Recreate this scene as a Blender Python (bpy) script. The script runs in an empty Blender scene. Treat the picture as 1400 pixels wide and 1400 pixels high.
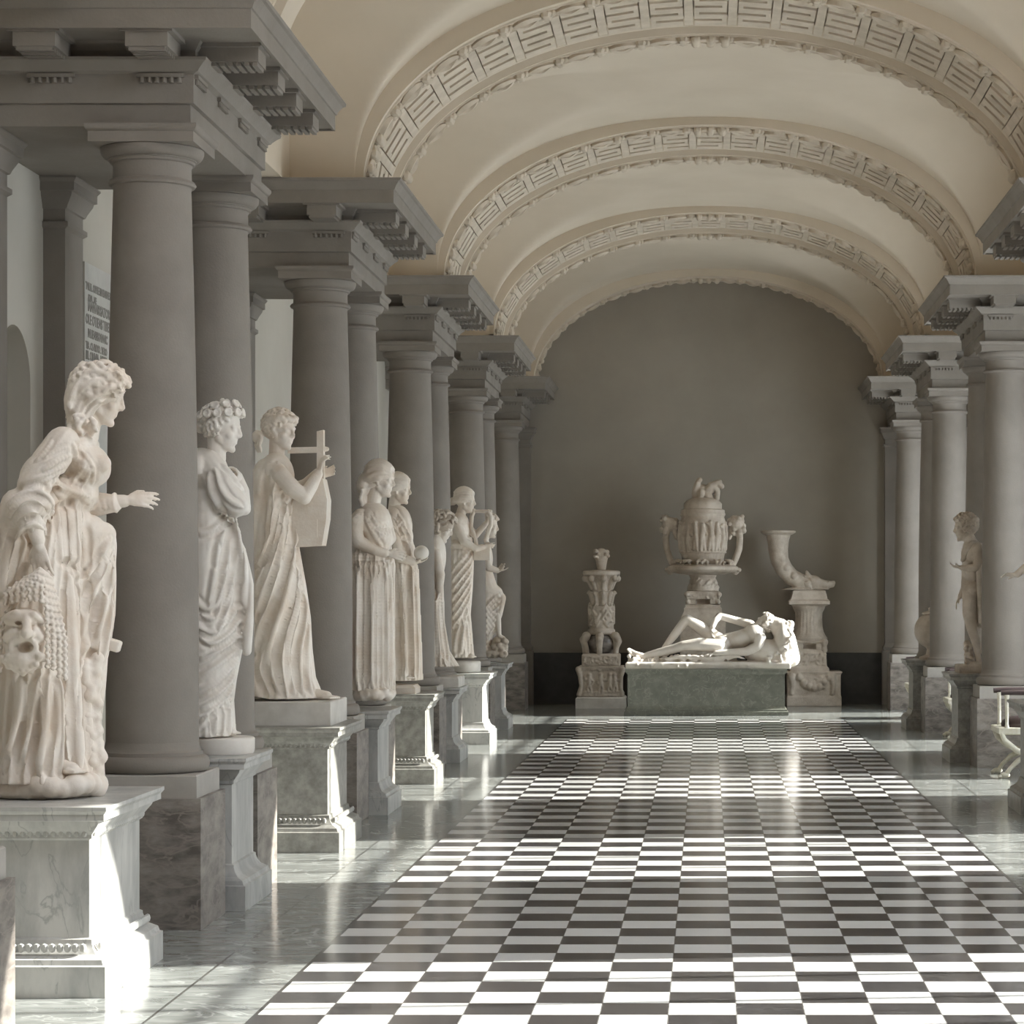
import bpy, bmesh, math, random
import numpy as np
from mathutils import Vector, Matrix
from mathutils.bvhtree import BVHTree
from mathutils.kdtree import KDTree
random.seed(7)
SC = bpy.context.scene
COL = SC.collection
PI = math.pi
F = 3330.0; VX = 966.0; VY = 802.0; CH = 1.65      # focal length in pixels, vanishing point, eye height

def P(x, y, Y):
    """point of the photograph at distance Y from the camera"""
    return Vector(((x - VX) * Y / F, Y, CH - (y - VY) * Y / F))

# ------------------------------------------------------------------ materials
def mat(name, base, rough=0.6, var=None, scale=4.0, detail=6.0, veins=None, vein_scale=3.0, vein_w=0.06,
        bump=0.0, bump_scale=40.0, metallic=0.0, spec=0.5, stretch=(1, 1, 1), contrast=(0.35, 0.65)):
    m = bpy.data.materials.new(name); m.use_nodes = True
    nt = m.node_tree; N = nt.nodes; L = nt.links
    b = N['Principled BSDF']
    b.inputs['Roughness'].default_value = rough
    b.inputs['Metallic'].default_value = metallic
    b.inputs['Specular IOR Level'].default_value = spec
    geo = N.new('ShaderNodeNewGeometry')
    mp = N.new('ShaderNodeMapping'); mp.inputs['Scale'].default_value = stretch
    L.new(geo.outputs['Position'], mp.inputs['Vector'])
    rgb = lambda c: (c[0], c[1], c[2], 1)
    last = None
    if var is not None:
        n = N.new('ShaderNodeTexNoise'); n.inputs['Scale'].default_value = scale; n.inputs['Detail'].default_value = detail
        n.inputs['Roughness'].default_value = 0.62
        L.new(mp.outputs['Vector'], n.inputs['Vector'])
        r = N.new('ShaderNodeValToRGB')
        r.color_ramp.elements[0].position = contrast[0]; r.color_ramp.elements[0].color = rgb(var)
        r.color_ramp.elements[1].position = contrast[1]; r.color_ramp.elements[1].color = rgb(base)
        L.new(n.outputs['Fac'], r.inputs['Fac']); last = r.outputs['Color']
    if veins is not None:
        n2 = N.new('ShaderNodeTexNoise'); n2.inputs['Scale'].default_value = vein_scale; n2.inputs['Detail'].default_value = 8
        n2.inputs['Distortion'].default_value = 1.2
        L.new(mp.outputs['Vector'], n2.inputs['Vector'])
        s = N.new('ShaderNodeMath'); s.operation = 'SUBTRACT'; s.inputs[1].default_value = 0.5
        L.new(n2.outputs['Fac'], s.inputs[0])
        a = N.new('ShaderNodeMath'); a.operation = 'ABSOLUTE'; L.new(s.outputs[0], a.inputs[0])
        r2 = N.new('ShaderNodeValToRGB')
        r2.color_ramp.elements[0].position = 0.0; r2.color_ramp.elements[0].color = (1, 1, 1, 1)
        r2.color_ramp.elements[1].position = vein_w; r2.color_ramp.elements[1].color = (0, 0, 0, 1)
        L.new(a.outputs[0], r2.inputs['Fac'])
        mx = N.new('ShaderNodeMix'); mx.data_type = 'RGBA'
        L.new(r2.outputs['Color'], mx.inputs['Factor'])
        if last is not None: L.new(last, mx.inputs['A'])
        else: mx.inputs['A'].default_value = rgb(base)
        mx.inputs['B'].default_value = rgb(veins)
        last = mx.outputs['Result']
    if last is not None: L.new(last, b.inputs['Base Color'])
    else: b.inputs['Base Color'].default_value = rgb(base)
    if bump > 0:
        n3 = N.new('ShaderNodeTexNoise'); n3.inputs['Scale'].default_value = bump_scale; n3.inputs['Detail'].default_value = 5
        L.new(mp.outputs['Vector'], n3.inputs['Vector'])
        bp = N.new('ShaderNodeBump'); bp.inputs['Strength'].default_value = bump; bp.inputs['Distance'].default_value = 0.02
        L.new(n3.outputs['Fac'], bp.inputs['Height']); L.new(bp.outputs['Normal'], b.inputs['Normal'])
    return m

M_STATUE = mat('statue_marble', (0.80, 0.735, 0.665), 0.5, var=(0.68, 0.575, 0.475), scale=3.5, contrast=(0.30, 0.56), bump=0.12, bump_scale=60)
M_STATUE2 = mat('aged_marble', (0.62, 0.55, 0.475), 0.55, var=(0.42, 0.35, 0.28), scale=6, contrast=(0.3, 0.62), bump=0.25, bump_scale=55)
M_STATUE3 = mat('pale_polished_marble', (0.80, 0.76, 0.71), 0.4, var=(0.68, 0.62, 0.56), scale=4, contrast=(0.3, 0.6))
M_SLAB = mat('plinth_marble', (0.74, 0.71, 0.67), 0.45, var=(0.58, 0.55, 0.51), scale=5)
M_COL = mat('column_stone', (0.252, 0.224, 0.198), 0.75, var=(0.212, 0.187, 0.164), scale=2.2, bump=0.10, bump_scale=90)
M_ENT = mat('entablature_plaster', (0.265, 0.237, 0.209), 0.75, var=(0.22, 0.195, 0.17), scale=2.5, bump=0.1, bump_scale=60)
M_PLI = mat('column_plinth_stone', (0.40, 0.375, 0.345), 0.6, var=(0.34, 0.315, 0.285), scale=5)
M_GREY = mat('grey_veined_marble', (0.33, 0.295, 0.265), 0.4, var=(0.12, 0.103, 0.092), scale=5, detail=12, contrast=(0.36, 0.66),
             veins=(0.27, 0.235, 0.21), vein_scale=3, vein_w=0.03, stretch=(1, 1, 2.6))
M_PED = mat('white_pedestal_marble', (0.56, 0.55, 0.53), 0.35, var=(0.36, 0.36, 0.35), scale=4, contrast=(0.34, 0.6),
            veins=(0.36, 0.36, 0.35), vein_scale=3.2, vein_w=0.012, stretch=(1.4, 1.4, 0.45))
M_PED2 = mat('grey_pedestal_marble', (0.36, 0.35, 0.325), 0.35, var=(0.22, 0.213, 0.195), scale=16, detail=10, contrast=(0.36, 0.64))
M_GREEN = mat('green_grey_marble', (0.21, 0.215, 0.185), 0.35, var=(0.15, 0.155, 0.132), scale=9, detail=10, veins=(0.27, 0.275, 0.24), vein_scale=7, vein_w=0.02)
M_CEIL = mat('vault_plaster', (0.70, 0.615, 0.505), 0.9, var=(0.655, 0.57, 0.46), scale=1.2)
M_STUCCO = mat('stucco_ornament', (0.69, 0.605, 0.50), 0.85, var=(0.57, 0.495, 0.40), scale=6)
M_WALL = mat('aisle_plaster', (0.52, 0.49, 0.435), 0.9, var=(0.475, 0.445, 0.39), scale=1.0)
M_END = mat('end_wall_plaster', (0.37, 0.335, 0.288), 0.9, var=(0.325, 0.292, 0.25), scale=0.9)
M_DADO = mat('dark_dado_marble', (0.055, 0.05, 0.045), 0.35, var=(0.035, 0.032, 0.028), scale=6)
M_TAB = mat('tablet_marble', (0.54, 0.53, 0.50), 0.5, var=(0.46, 0.45, 0.43), scale=6)
M_INK = mat('carved_letter_paint', (0.25, 0.235, 0.215), 0.8)
M_WOOD = mat('white_painted_wood', (0.72, 0.70, 0.62), 0.35, var=(0.62, 0.57, 0.45), scale=30)
M_CUSH = mat('dark_leather', (0.045, 0.028, 0.028), 0.45, bump=0.2, bump_scale=150)
M_FRAME = mat('window_paint', (0.62, 0.60, 0.55), 0.5)

def glass():
    m = bpy.data.materials.new('window_glass'); m.use_nodes = True
    N = m.node_tree.nodes; L = m.node_tree.links; N.clear()
    o = N.new('ShaderNodeOutputMaterial'); mx = N.new('ShaderNodeMixShader'); t = N.new('ShaderNodeBsdfTransparent'); g = N.new('ShaderNodeBsdfGlossy')
    g.inputs['Roughness'].default_value = 0.02; mx.inputs[0].default_value = 0.06
    t.inputs['Color'].default_value = (0.95, 0.97, 0.96, 1)
    L.new(t.outputs[0], mx.inputs[1]); L.new(g.outputs[0], mx.inputs[2]); L.new(mx.outputs[0], o.inputs['Surface'])
    return m
M_GLASS = glass()

# ------------------------------------------------------------------ mesh collector
class MB:
    def __init__(s): s.v = []; s.f = []
    def add(s, vs, fs):
        o = len(s.v); s.v += [tuple(p) for p in vs]; s.f += [tuple(i + o for i in f) for f in fs]; return s
    def box(s, x0, x1, y0, y1, z0, z1):
        if x0 > x1: x0, x1 = x1, x0
        return s.add([(x0,y0,z0),(x1,y0,z0),(x1,y1,z0),(x0,y1,z0),(x0,y0,z1),(x1,y0,z1),(x1,y1,z1),(x0,y1,z1)],
                     [(0,3,2,1),(4,5,6,7),(0,1,5,4),(1,2,6,5),(2,3,7,6),(3,0,4,7)])
    def obox(s, c, ax, hx, hy, hz):
        """box with centre c, axes ax (3 vectors) and half sizes"""
        vs = []
        for k in (-1, 1):
            for i, j in ((-1,-1),(1,-1),(1,1),(-1,1)):
                vs.append(c + ax[0]*hx*i + ax[1]*hy*j + ax[2]*hz*k)
        return s.add(vs, [(0,3,2,1),(4,5,6,7),(0,1,5,4),(1,2,6,5),(2,3,7,6),(3,0,4,7)])
    def rect(s, prof, x0, x1, y0, y1):
        """mitred moulding: profile [(outset, z)...] swept round a rectangle, capped"""
        vs = []; fs = []
        for o, z in prof: vs += [(x0-o,y0-o,z),(x1+o,y0-o,z),(x1+o,y1+o,z),(x0-o,y1+o,z)]
        n = len(prof)
        for i in range(n-1):
            for j in range(4):
                k = (j+1) % 4; fs.append((i*4+j, i*4+k, (i+1)*4+k, (i+1)*4+j))
        fs.append((3,2,1,0)); b = (n-1)*4; fs.append((b,b+1,b+2,b+3))
        return s.add(vs, fs)
    def lathe(s, cx, cy, prof, n=32, mod=None):
        vs = []; fs = []
        for r, z in prof:
            for i in range(n):
                a = 2*PI*i/n; rr = r*(mod(a, z) if mod else 1)
                vs.append((cx+rr*math.cos(a), cy+rr*math.sin(a), z))
        for k in range(len(prof)-1):
            for i in range(n):
                j = (i+1) % n; fs.append((k*n+i, k*n+j, (k+1)*n+j, (k+1)*n+i))
        fs.append(tuple(range(n-1,-1,-1))); b = (len(prof)-1)*n; fs.append(tuple(range(b,b+n)))
        return s.add(vs, fs)
    def tube(s, pts, rad, n=8):
        pts = [Vector(p) for p in pts]; m = len(pts)
        if not hasattr(rad, '__len__'): rad = [rad]*m
        vs = []; fs = []; up = None
        for i in range(m):
            t = (pts[min(i+1,m-1)] - pts[max(i-1,0)])
            if t.length < 1e-9: t = Vector((0,0,1))
            t.normalize()
            if up is None:
                up = t.orthogonal().normalized()
            else:
                up = up - t*up.dot(t)
                up = up.normalized() if up.length > 1e-6 else t.orthogonal().normalized()
            w = t.cross(up)
            for j in range(n):
                a = 2*PI*j/n; vs.append(pts[i] + (up*math.cos(a) + w*math.sin(a))*rad[i])
        for i in range(m-1):
            for j in range(n):
                k = (j+1) % n; fs.append((i*n+j, i*n+k, (i+1)*n+k, (i+1)*n+j))
        fs.append(tuple(range(n-1,-1,-1))); b = (m-1)*n; fs.append(tuple(range(b,b+n)))
        return s.add(vs, fs)
    def ell(s, c, ax, ra, nu=14, nv=9):
        """ellipsoid with axes ax and radii ra"""
        c = Vector(c); vs = []; fs = []
        vs.append(c + ax[2]*ra[2])
        for i in range(1, nv):
            th = PI*i/nv
            for j in range(nu):
                ph = 2*PI*j/nu
                vs.append(c + ax[0]*(ra[0]*math.sin(th)*math.cos(ph)) + ax[1]*(ra[1]*math.sin(th)*math.sin(ph)) + ax[2]*(ra[2]*math.cos(th)))
        vs.append(c - ax[2]*ra[2])
        for j in range(nu): fs.append((0, 1+j, 1+(j+1) % nu))
        for i in range(nv-2):
            for j in range(nu):
                k = (j+1) % nu; a = 1+i*nu; fs.append((a+j, a+nu+j, a+nu+k, a+k))
        b = 1+(nv-2)*nu; e = len(vs)-1
        for j in range(nu): fs.append((b+j, e, b+(j+1) % nu))
        return s.add(vs, fs)
    def ball(s, c, r, nu=12, nv=8): return s.ell(c, (Vector((1,0,0)),Vector((0,1,0)),Vector((0,0,1))), (r,r,r), nu, nv)
    def cap(s, a, ra, b, rb, n=14):
        """tapered capsule"""
        a = Vector(a); b = Vector(b); d = b-a; l = d.length
        if l < 1e-6: return s.ball(a, max(ra, rb))
        d /= l; pts = []; rad = []
        for q in (90, 65, 40, 18): pts.append(a - d*ra*math.sin(math.radians(q))); rad.append(max(ra*math.cos(math.radians(q)), 1e-4))
        for t in (0, .25, .5, .75, 1): pts.append(a + (b-a)*t); rad.append(ra+(rb-ra)*t)
        for q in (18, 40, 65, 90): pts.append(b + d*rb*math.sin(math.radians(q))); rad.append(max(rb*math.cos(math.radians(q)), 1e-4))
        return s.tube(pts, rad, n)
    def chain(s, pts):
        for (a, ra), (b, rb) in zip(pts, pts[1:]): s.cap(a, ra, b, rb)
        return s
    def merge(s, o): return s.add(o.v, o.f)

def link(name, me, parent=None, m=None, smooth=True, ang=38):
    me.name = name
    if m is not None:
        me.materials.clear(); me.materials.append(m)
    if smooth:
        me.shade_smooth()
        if ang is not None: me.set_sharp_from_angle(angle=math.radians(ang))
    o = bpy.data.objects.new(name, me); COL.objects.link(o)
    if parent is not None: o.parent = parent
    return o

def off_of(parent):
    v = Vector((0,0,0))
    while parent is not None:
        v += parent.location; parent = parent.parent
    return v

def build(name, b, m, parent=None, smooth=True, ang=38):
    """links what a collector holds as one mesh; world coordinates become local to the parent"""
    me = bpy.data.meshes.new(name)
    o = off_of(parent)
    me.from_pydata([(p[0]-o.x, p[1]-o.y, p[2]-o.z) for p in b.v], [], b.f)
    me.validate(); me.update()
    return link(name, me, parent, m, smooth, ang)

def thing(name, label, cat, loc, group=None):
    e = bpy.data.objects.new(name, None); COL.objects.link(e); e.location = loc; e.empty_display_size = 0.1
    return tag(e, label, cat, group)
def tag(o, label, cat, group=None):
    o['label'] = label; o['category'] = cat
    if group: o['group'] = group
    return o
def struct(name, b, m, smooth=True, ang=38):
    o = build(name, b, m, None, smooth, ang); o['kind'] = 'structure'; return o
def dup(root, loc, label, group=None):
    r = root.copy(); COL.objects.link(r); r.location = loc; r['label'] = label
    if group: r['group'] = group
    for c in root.children:
        d = c.copy(); COL.objects.link(d); d.parent = r
        for g in c.children:
            h = g.copy(); COL.objects.link(h); h.parent = d
    return r

def sculpt(name, b, m, parent, voxel, it=3, zmin=None, cuts=None, fac=0.5, folds=()):
    """union of everything in the collector as one continuous smooth skin"""
    me = bpy.data.meshes.new(name + '_raw'); me.from_pydata(b.v, [], b.f); me.validate()
    tmp = bpy.data.objects.new('raw', me); COL.objects.link(tmp)
    r = tmp.modifiers.new('r', 'REMESH'); r.mode = 'VOXEL'; r.voxel_size = voxel
    cm = None
    if cuts is not None:
        mc = bpy.data.meshes.new('cut'); mc.from_pydata(cuts.v, [], cuts.f)
        cm = bpy.data.objects.new('cut', mc); COL.objects.link(cm)
        bo = tmp.modifiers.new('b', 'BOOLEAN'); bo.operation = 'DIFFERENCE'; bo.object = cm; bo.solver = 'EXACT'
    if it:
        sm = tmp.modifiers.new('s', 'SMOOTH'); sm.iterations = it; sm.factor = fac
    dg = bpy.context.evaluated_depsgraph_get(); dg.update()
    out = bpy.data.meshes.new_from_object(tmp.evaluated_get(dg))
    for q in (tmp, cm):
        if q is not None:
            d = q.data; bpy.data.objects.remove(q); bpy.data.meshes.remove(d)
    n = len(out.vertices); co = np.empty(n*3, 'f'); out.vertices.foreach_get('co', co); co = co.reshape(-1, 3)
    if folds:
        nr = np.empty(n*3, 'f'); out.vertices.foreach_get('normal', nr); nr = nr.reshape(-1, 3)
        kd = KDTree(n)
        for i in range(n): kd.insert(co[i], i)
        kd.balance(); disp = np.zeros(n)
        for pts, rad in folds:
            near = {}
            for p, r in zip(pts, rad):
                for _, i, d in kd.find_range(p, 3.2*r):
                    q = d/r
                    if i not in near or q < near[i][0]: near[i] = (q, r)
            for i, (q, r) in near.items():
                disp[i] += r*(.25*math.exp(-(q/.8)**2) - .62*math.exp(-((q-1.75)/.62)**2))
        disp = np.clip(disp, -.030, .030); co += nr*disp[:,None]
    if zmin is not None: co[:,2] = np.maximum(co[:,2], zmin)
    o = off_of(parent); co -= np.array([o.x, o.y, o.z], 'f')
    out.vertices.foreach_set('co', co.ravel()); out.update()
    return link(name, out, parent, m, True, None)
# ================================================================== THE ROOM
CXL, CXR = -2.73, 2.76          # column rows
WL, WR = -3.62, 3.64            # aisle walls
Y0C, DY, DP = 12.0, 5.22, 1.48  # first column, bay, spacing inside a pair
YEND, YNEAR = 34.3, -2.0
ZA, ZC = 3.88, 4.44             # architrave soffit, cornice top
NCX = 0.03                      # nave axis
yf = lambda i: Y0C + DY*i

# ---- floor
def floor_mat():
    m = bpy.data.materials.new('marble_floor'); m.use_nodes = True
    N = m.node_tree.nodes; L = m.node_tree.links; b = N['Principled BSDF']
    geo = N.new('ShaderNodeNewGeometry'); sep = N.new('ShaderNodeSeparateXYZ'); L.new(geo.outputs['Position'], sep.inputs[0])
    T = 0.264
    def math_(op, a, bb=None, c=None):
        n = N.new('ShaderNodeMath'); n.operation = op
        for k, x in enumerate((a, bb, c)):
            if x is None: continue
            if isinstance(x, (int, float)): n.inputs[k].default_value = x
            else: L.new(x, n.inputs[k])
        return n.outputs[0]
    def mix(f, a, bb, typ='MIX'):
        n = N.new('ShaderNodeMix'); n.data_type = 'RGBA'; n.blend_type = typ
        for k, x in (('Factor', f), ('A', a), ('B', bb)):
            if isinstance(x, float): n.inputs[k].default_value = x
            elif isinstance(x, tuple): n.inputs[k].default_value = (*x, 1)
            else: L.new(x, n.inputs[k])
        return n.outputs['Result']
    def noise(scale, detail=6, dist=0.0, st=(1, 1, 1)):
        mp = N.new('ShaderNodeMapping'); mp.inputs['Scale'].default_value = st; L.new(geo.outputs['Position'], mp.inputs['Vector'])
        n = N.new('ShaderNodeTexNoise'); n.inputs['Scale'].default_value = scale; n.inputs['Detail'].default_value = detail
        n.inputs['Distortion'].default_value = dist; L.new(mp.outputs['Vector'], n.inputs['Vector']); return n.outputs['Fac']
    def ramp(f, p0, c0, p1, c1):
        n = N.new('ShaderNodeValToRGB'); e = n.color_ramp.elements
        e[0].position = p0; e[0].color = (*c0, 1); e[1].position = p1; e[1].color = (*c1, 1); L.new(f, n.inputs[0]); return n.outputs[0]
    X, Y = sep.outputs['X'], sep.outputs['Y']
    u = math_('DIVIDE', math_('ADD', X, 1.732), T); v = math_('DIVIDE', math_('SUBTRACT', Y, 9.385), T)
    fu, fv = math_('FLOOR', u), math_('FLOOR', v)
    par = math_('FLOORED_MODULO', math_('ADD', fu, fv), 2.0)          # 1 = dark
    wn = N.new('ShaderNodeTexWhiteNoise'); wn.noise_dimensions = '2D'
    cmb = N.new('ShaderNodeCombineXYZ'); L.new(fu, cmb.inputs[0]); L.new(fv, cmb.inputs[1]); L.new(cmb.outputs[0], wn.inputs['Vector'])
    white = mix(wn.outputs['Value'], (0.66, 0.66, 0.655), (0.78, 0.775, 0.765))
    vein = ramp(math_('ABSOLUTE', math_('SUBTRACT', noise(9, 8, 1.5, (1, 2.5, 1)), 0.5)), 0.0, (0.10, 0.096, 0.098), 0.05, (0.032, 0.030, 0.032))
    dark = mix(wn.outputs['Value'], vein, (0.05, 0.046, 0.046))
    tile = mix(par, white, dark)
    ju = math_('ABSOLUTE', math_('SUBTRACT', math_('FRACT', u), 0.5)); jv = math_('ABSOLUTE', math_('SUBTRACT', math_('FRACT', v), 0.5))
    tj = math_('GREATER_THAN', math_('MAXIMUM', ju, jv), 0.492)
    tile = mix(tj, tile, (0.22, 0.21, 0.20))
    # plain slabs at the sides and the far end
    slab = ramp(noise(5, 10, 1.0, (1, 2.2, 1)), 0.34, (0.17, 0.178, 0.168), 0.66, (0.335, 0.345, 0.33))
    slab = mix(ramp(math_('ABSOLUTE', math_('SUBTRACT', noise(2.2, 8, 1.2), 0.5)), 0.0, (1, 1, 1), 0.02, (0, 0, 0)), slab, (0.46, 0.475, 0.46))
    w2 = N.new('ShaderNodeTexWhiteNoise'); w2.noise_dimensions = '2D'
    ys = math_('DIVIDE', math_('ADD', Y, 0.4), 0.87)
    xs = math_('DIVIDE', math_('SUBTRACT', math_('ABSOLUTE', X), 2.13), 0.75)
    c2 = N.new('ShaderNodeCombineXYZ'); L.new(math_('FLOOR', ys), c2.inputs[0]); L.new(math_('FLOOR', xs), c2.inputs[1]); L.new(w2.inputs['Vector'].node.inputs['Vector'], c2.inputs[2]) if False else L.new(c2.outputs[0], w2.inputs['Vector'])
    slab = mix(math_('MULTIPLY', w2.outputs['Value'], 0.30), slab, (0.33, 0.345, 0.335))
    jx = math_('LESS_THAN', math_('ABSOLUTE', math_('SUBTRACT', math_('ABSOLUTE', X), 2.13)), 0.006)
    jy = math_('GREATER_THAN', math_('ABSOLUTE', math_('SUBTRACT', math_('FRACT', ys), 0.5)), 0.495)
    slab = mix(math_('MAXIMUM', jx, jy), slab, (0.10, 0.10, 0.095))
    inx = math_('MULTIPLY', math_('GREATER_THAN', X, -1.732), math_('LESS_THAN', X, 1.70))
    iny = math_('LESS_THAN', Y, 9.385 + 79*T)
    ins = math_('MULTIPLY', inx, iny)
    edge = math_('MAXIMUM', math_('LESS_THAN', math_('ABSOLUTE', math_('ADD', X, 1.738)), 0.008), math_('LESS_THAN', math_('ABSOLUTE', math_('SUBTRACT', X, 1.706)), 0.008))
    col = mix(ins, slab, tile)
    col = mix(math_('MULTIPLY', edge, iny), col, (0.06, 0.058, 0.055))
    L.new(col, b.inputs['Base Color'])
    rr = N.new('ShaderNodeMapRange'); rr.inputs['To Min'].default_value = 0.09; rr.inputs['To Max'].default_value = 0.20
    L.new(noise(7, 4), rr.inputs['Value']); L.new(rr.outputs[0], b.inputs['Roughness'])
    b.inputs['Specular IOR Level'].default_value = 0.55
    bp = N.new('ShaderNodeBump'); bp.inputs['Strength'].default_value = 0.05; bp.inputs['Distance'].default_value = 0.01
    L.new(noise(5, 3), bp.inputs['Height']); L.new(bp.outputs[0], b.inputs['Normal'])
    return m
struct('floor', MB().box(WL-.3, WR+.3, YNEAR-.2, YEND+.3, -0.2, 0), floor_mat(), False)

# ---- walls with arched openings or niches
def arch_pts(yc, hw, zs, n=18):
    return [(yc + hw*math.cos(PI*k/n), zs + hw*math.sin(PI*k/n)) for k in range(n+1)]   # from +hw over the top to -hw
def wall(b, x, sgn, y0, y1, z1, opens, thick):
    """wall facing the nave at x, openings (yc, half width, sill, spring, depth); depth None = right through"""
    ys = y0
    for yc, hw, zb, zs, dep in sorted(opens):
        a, c = yc-hw, yc+hw
        b.box(x, x+sgn*thick, ys, a, 0, z1)
        if zb > 0: b.box(x, x+sgn*thick, a, c, 0, zb)
        ap = arch_pts(yc, hw, zs)
        d = thick if dep is None else dep
        for xx in (x, x+sgn*thick):
            vs = []; fs = []
            for (yy, zz) in ap: vs += [(xx, yy, zz), (xx, yy, z1)]
            for k in range(len(ap)-1): fs.append((2*k, 2*k+1, 2*k+3, 2*k+2))
            if xx == x or dep is None: b.add(vs, fs)
        vs = []; fs = []
        for yy, zz in ap: vs += [(x, yy, zz), (x+sgn*d, yy, zz)]
        for k in range(len(ap)-1): fs.append((2*k, 2*k+1, 2*k+3, 2*k+2))
        b.add(vs, fs)
        if dep is not None:                     # round niche back
            b.box(x+sgn*d, x+sgn*(d+.02), a-.02, c+.02, zb-.01, zs+hw+.05)
        ys = c
    b.box(x, x+sgn*thick, ys, y1, 0, z1)
bays = [yf(i) + DP + (DY-DP)/2 - .03 for i in range(-1, 4)]     # bay centres
wl = MB(); wall(wl, WL, -1, YNEAR, YEND, 4.47, [(yf(i)+DP/2, 0.30, 0.9, 2.72, .3) for i in range(-1, 4)], .45)
struct('wall_left', wl, M_WALL, True, 30)
WH, WS, WSP, WT = 1.20, 0.55, 2.98, 0.40
wr = MB(); wall(wr, WR, 1, YNEAR, YEND, 4.47, [(c, WH, WS, WSP, None) for c in bays], WT)
struct('wall_right', wr, M_WALL, True, 30)
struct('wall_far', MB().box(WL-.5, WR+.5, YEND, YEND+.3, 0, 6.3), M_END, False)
struct('baseboard_far', MB().box(WL, WR, YEND-.03, YEND, 0, 0.72), M_DADO, False)
struct('wall_near', MB().box(WL-.5, WR+.5, YNEAR-.3, YNEAR, 0, 6.3), M_DADO, False)  # unseen wall, set close and dark to cut fill light from behind the camera
for k, c in enumerate(bays):
    fr = MB(); xg = WR + WT*0.6
    ap = arch_pts(c, WH-.03, WSP, 24); path = [(c+WH-.03, WS)] + ap + [(c-WH+.03, WS)]
    fr.tube([(xg, y, z) for y, z in path], .045, 6)
    fr.box(xg-.04, xg+.04, c-WH, c+WH, WS, WS+.07)
    for yy in (-WH*.5, 0, WH*.5):
        fr.box(xg-.03, xg+.03, c+yy-.018, c+yy+.018, WS, WSP + math.sqrt(max((WH-.03)**2-yy*yy, 0)))
    for zz in (WSP,): fr.box(xg-.02, xg+.02, c-WH+.03, c+WH-.03, zz-.015, zz+.015)
    w = build('window_%d' % (k+1), fr, M_FRAME, None, False); w['kind'] = 'structure'
    g = MB(); n = len(path)
    g.add([(xg-.004, y, z) for y, z in path] + [(xg+.004, y, z) for y, z in path],
          [tuple(range(n)), tuple(range(2*n-1, n-1, -1))] + [(i, i+n, (i+1) % n + n, (i+1) % n) for i in range(n)])
    build('pane', g, M_GLASS, w, False)

# ---- vault
A_, B_, ZS = 2.43, 1.41, 4.46
def zn(x):
    t = abs(x-NCX)/2.49
    return ZS + (1.48*(1-t**2.2)**(1/2.2) if t < 1 else 0)
cl = MB()
def sheet(y0, y1, cross, ny, sc=1.0):
    xs = []
    for k in range(97):
        t = -PI/2 + PI*k/96
        s = math.copysign(abs(math.sin(t))**.8, math.sin(t)); xs.append(NCX + 2.49*s)
    xs = [-2.94, -2.80, -2.70, -2.60, xs[0]-.001] + xs + [xs[-1]+.001, 2.63, 2.73, 2.83, 3.0]
    h = (y1-y0)/2; ym = (y0+y1)/2; ys = []
    for k in range(ny+1):
        t = -PI/2 + PI*k/ny; ys.append(ym + h*math.copysign(abs(math.sin(t))**.85, math.sin(t)))
    vs = []; fs = []
    for y in ys:
        t = min(abs(y-ym)/h, 1)
        zc = ZS + (1.46*max(1-t**2.3, 0)**(1/2.3) if cross else 0)
        for x in xs:
            a, c = zn(x), zc; kk = .05
            hh = max(kk-abs(a-c), 0)/kk
            vs.append((x, y, ZS + (max(a, c) + hh*hh*kk*.25 - ZS)*sc))
    n = len(xs)
    for j in range(len(ys)-1):
        for i in range(n-1): fs.append((j*n+i, j*n+i+1, (j+1)*n+i+1, (j+1)*n+i))
    cl.add(vs, fs)
RIBS = [(yf(i)-.2, yf(i)+DP+.2) for i in range(-1, 4)]
sheet(YNEAR, RIBS[0][0], False, 12)
for a, c in zip(RIBS, RIBS[1:]): sheet(a[1], c[0], True, 72)
sheet(RIBS[-1][1], 33.75, True, 72, 1.075)
sheet(33.73, YEND, False, 2, 1.075)
for x in (-2.9, 2.96):
    s = -1 if x < 0 else 1
    cl.box(x+s*.012, x+s*.15, YNEAR, YEND, 4.452, 6.2)
    cl.box(x, (WL if s < 0 else WR)+s*.45, YNEAR, YEND, 4.445, 4.50)
for a, c in RIBS + [(32.68, YEND)]:                 # piers above the cornices
    cl.box(-2.95, NCX-A_, a, c, 4.442, ZS+.04); cl.box(3.01, NCX+A_, a, c, 4.442, ZS+.04)
ce = struct('ceiling', cl, M_CEIL, True, 40)

# ---- transverse arches with stucco
def arcmap(extra=0.0):
    n = 2000; th = [PI*k/n for k in range(n+1)]
    pt = [(NCX - A_*math.cos(t), ZS + (B_+extra)*math.sin(t)) for t in th]
    s = [0.0]
    for p, q in zip(pt, pt[1:]): s.append(s[-1] + math.hypot(q[0]-p[0], q[1]-p[1]))
    def f(u, w):          # u in 0..1 along the arch, w towards the masonry
        d = u*s[-1]; lo = int(np.searchsorted(s, d)); lo = min(max(lo, 1), n)
        t = (d-s[lo-1])/(s[lo]-s[lo-1]); x = pt[lo-1][0]+(pt[lo][0]-pt[lo-1][0])*t; z = pt[lo-1][1]+(pt[lo][1]-pt[lo-1][1])*t
        a = th[lo]; nx, nz = -math.cos(a)*(B_+extra), math.sin(a)*A_
        l = math.hypot(nx, nz); return (x+nx/l*w, z+nz/l*w)
    return f, s[-1]
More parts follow.
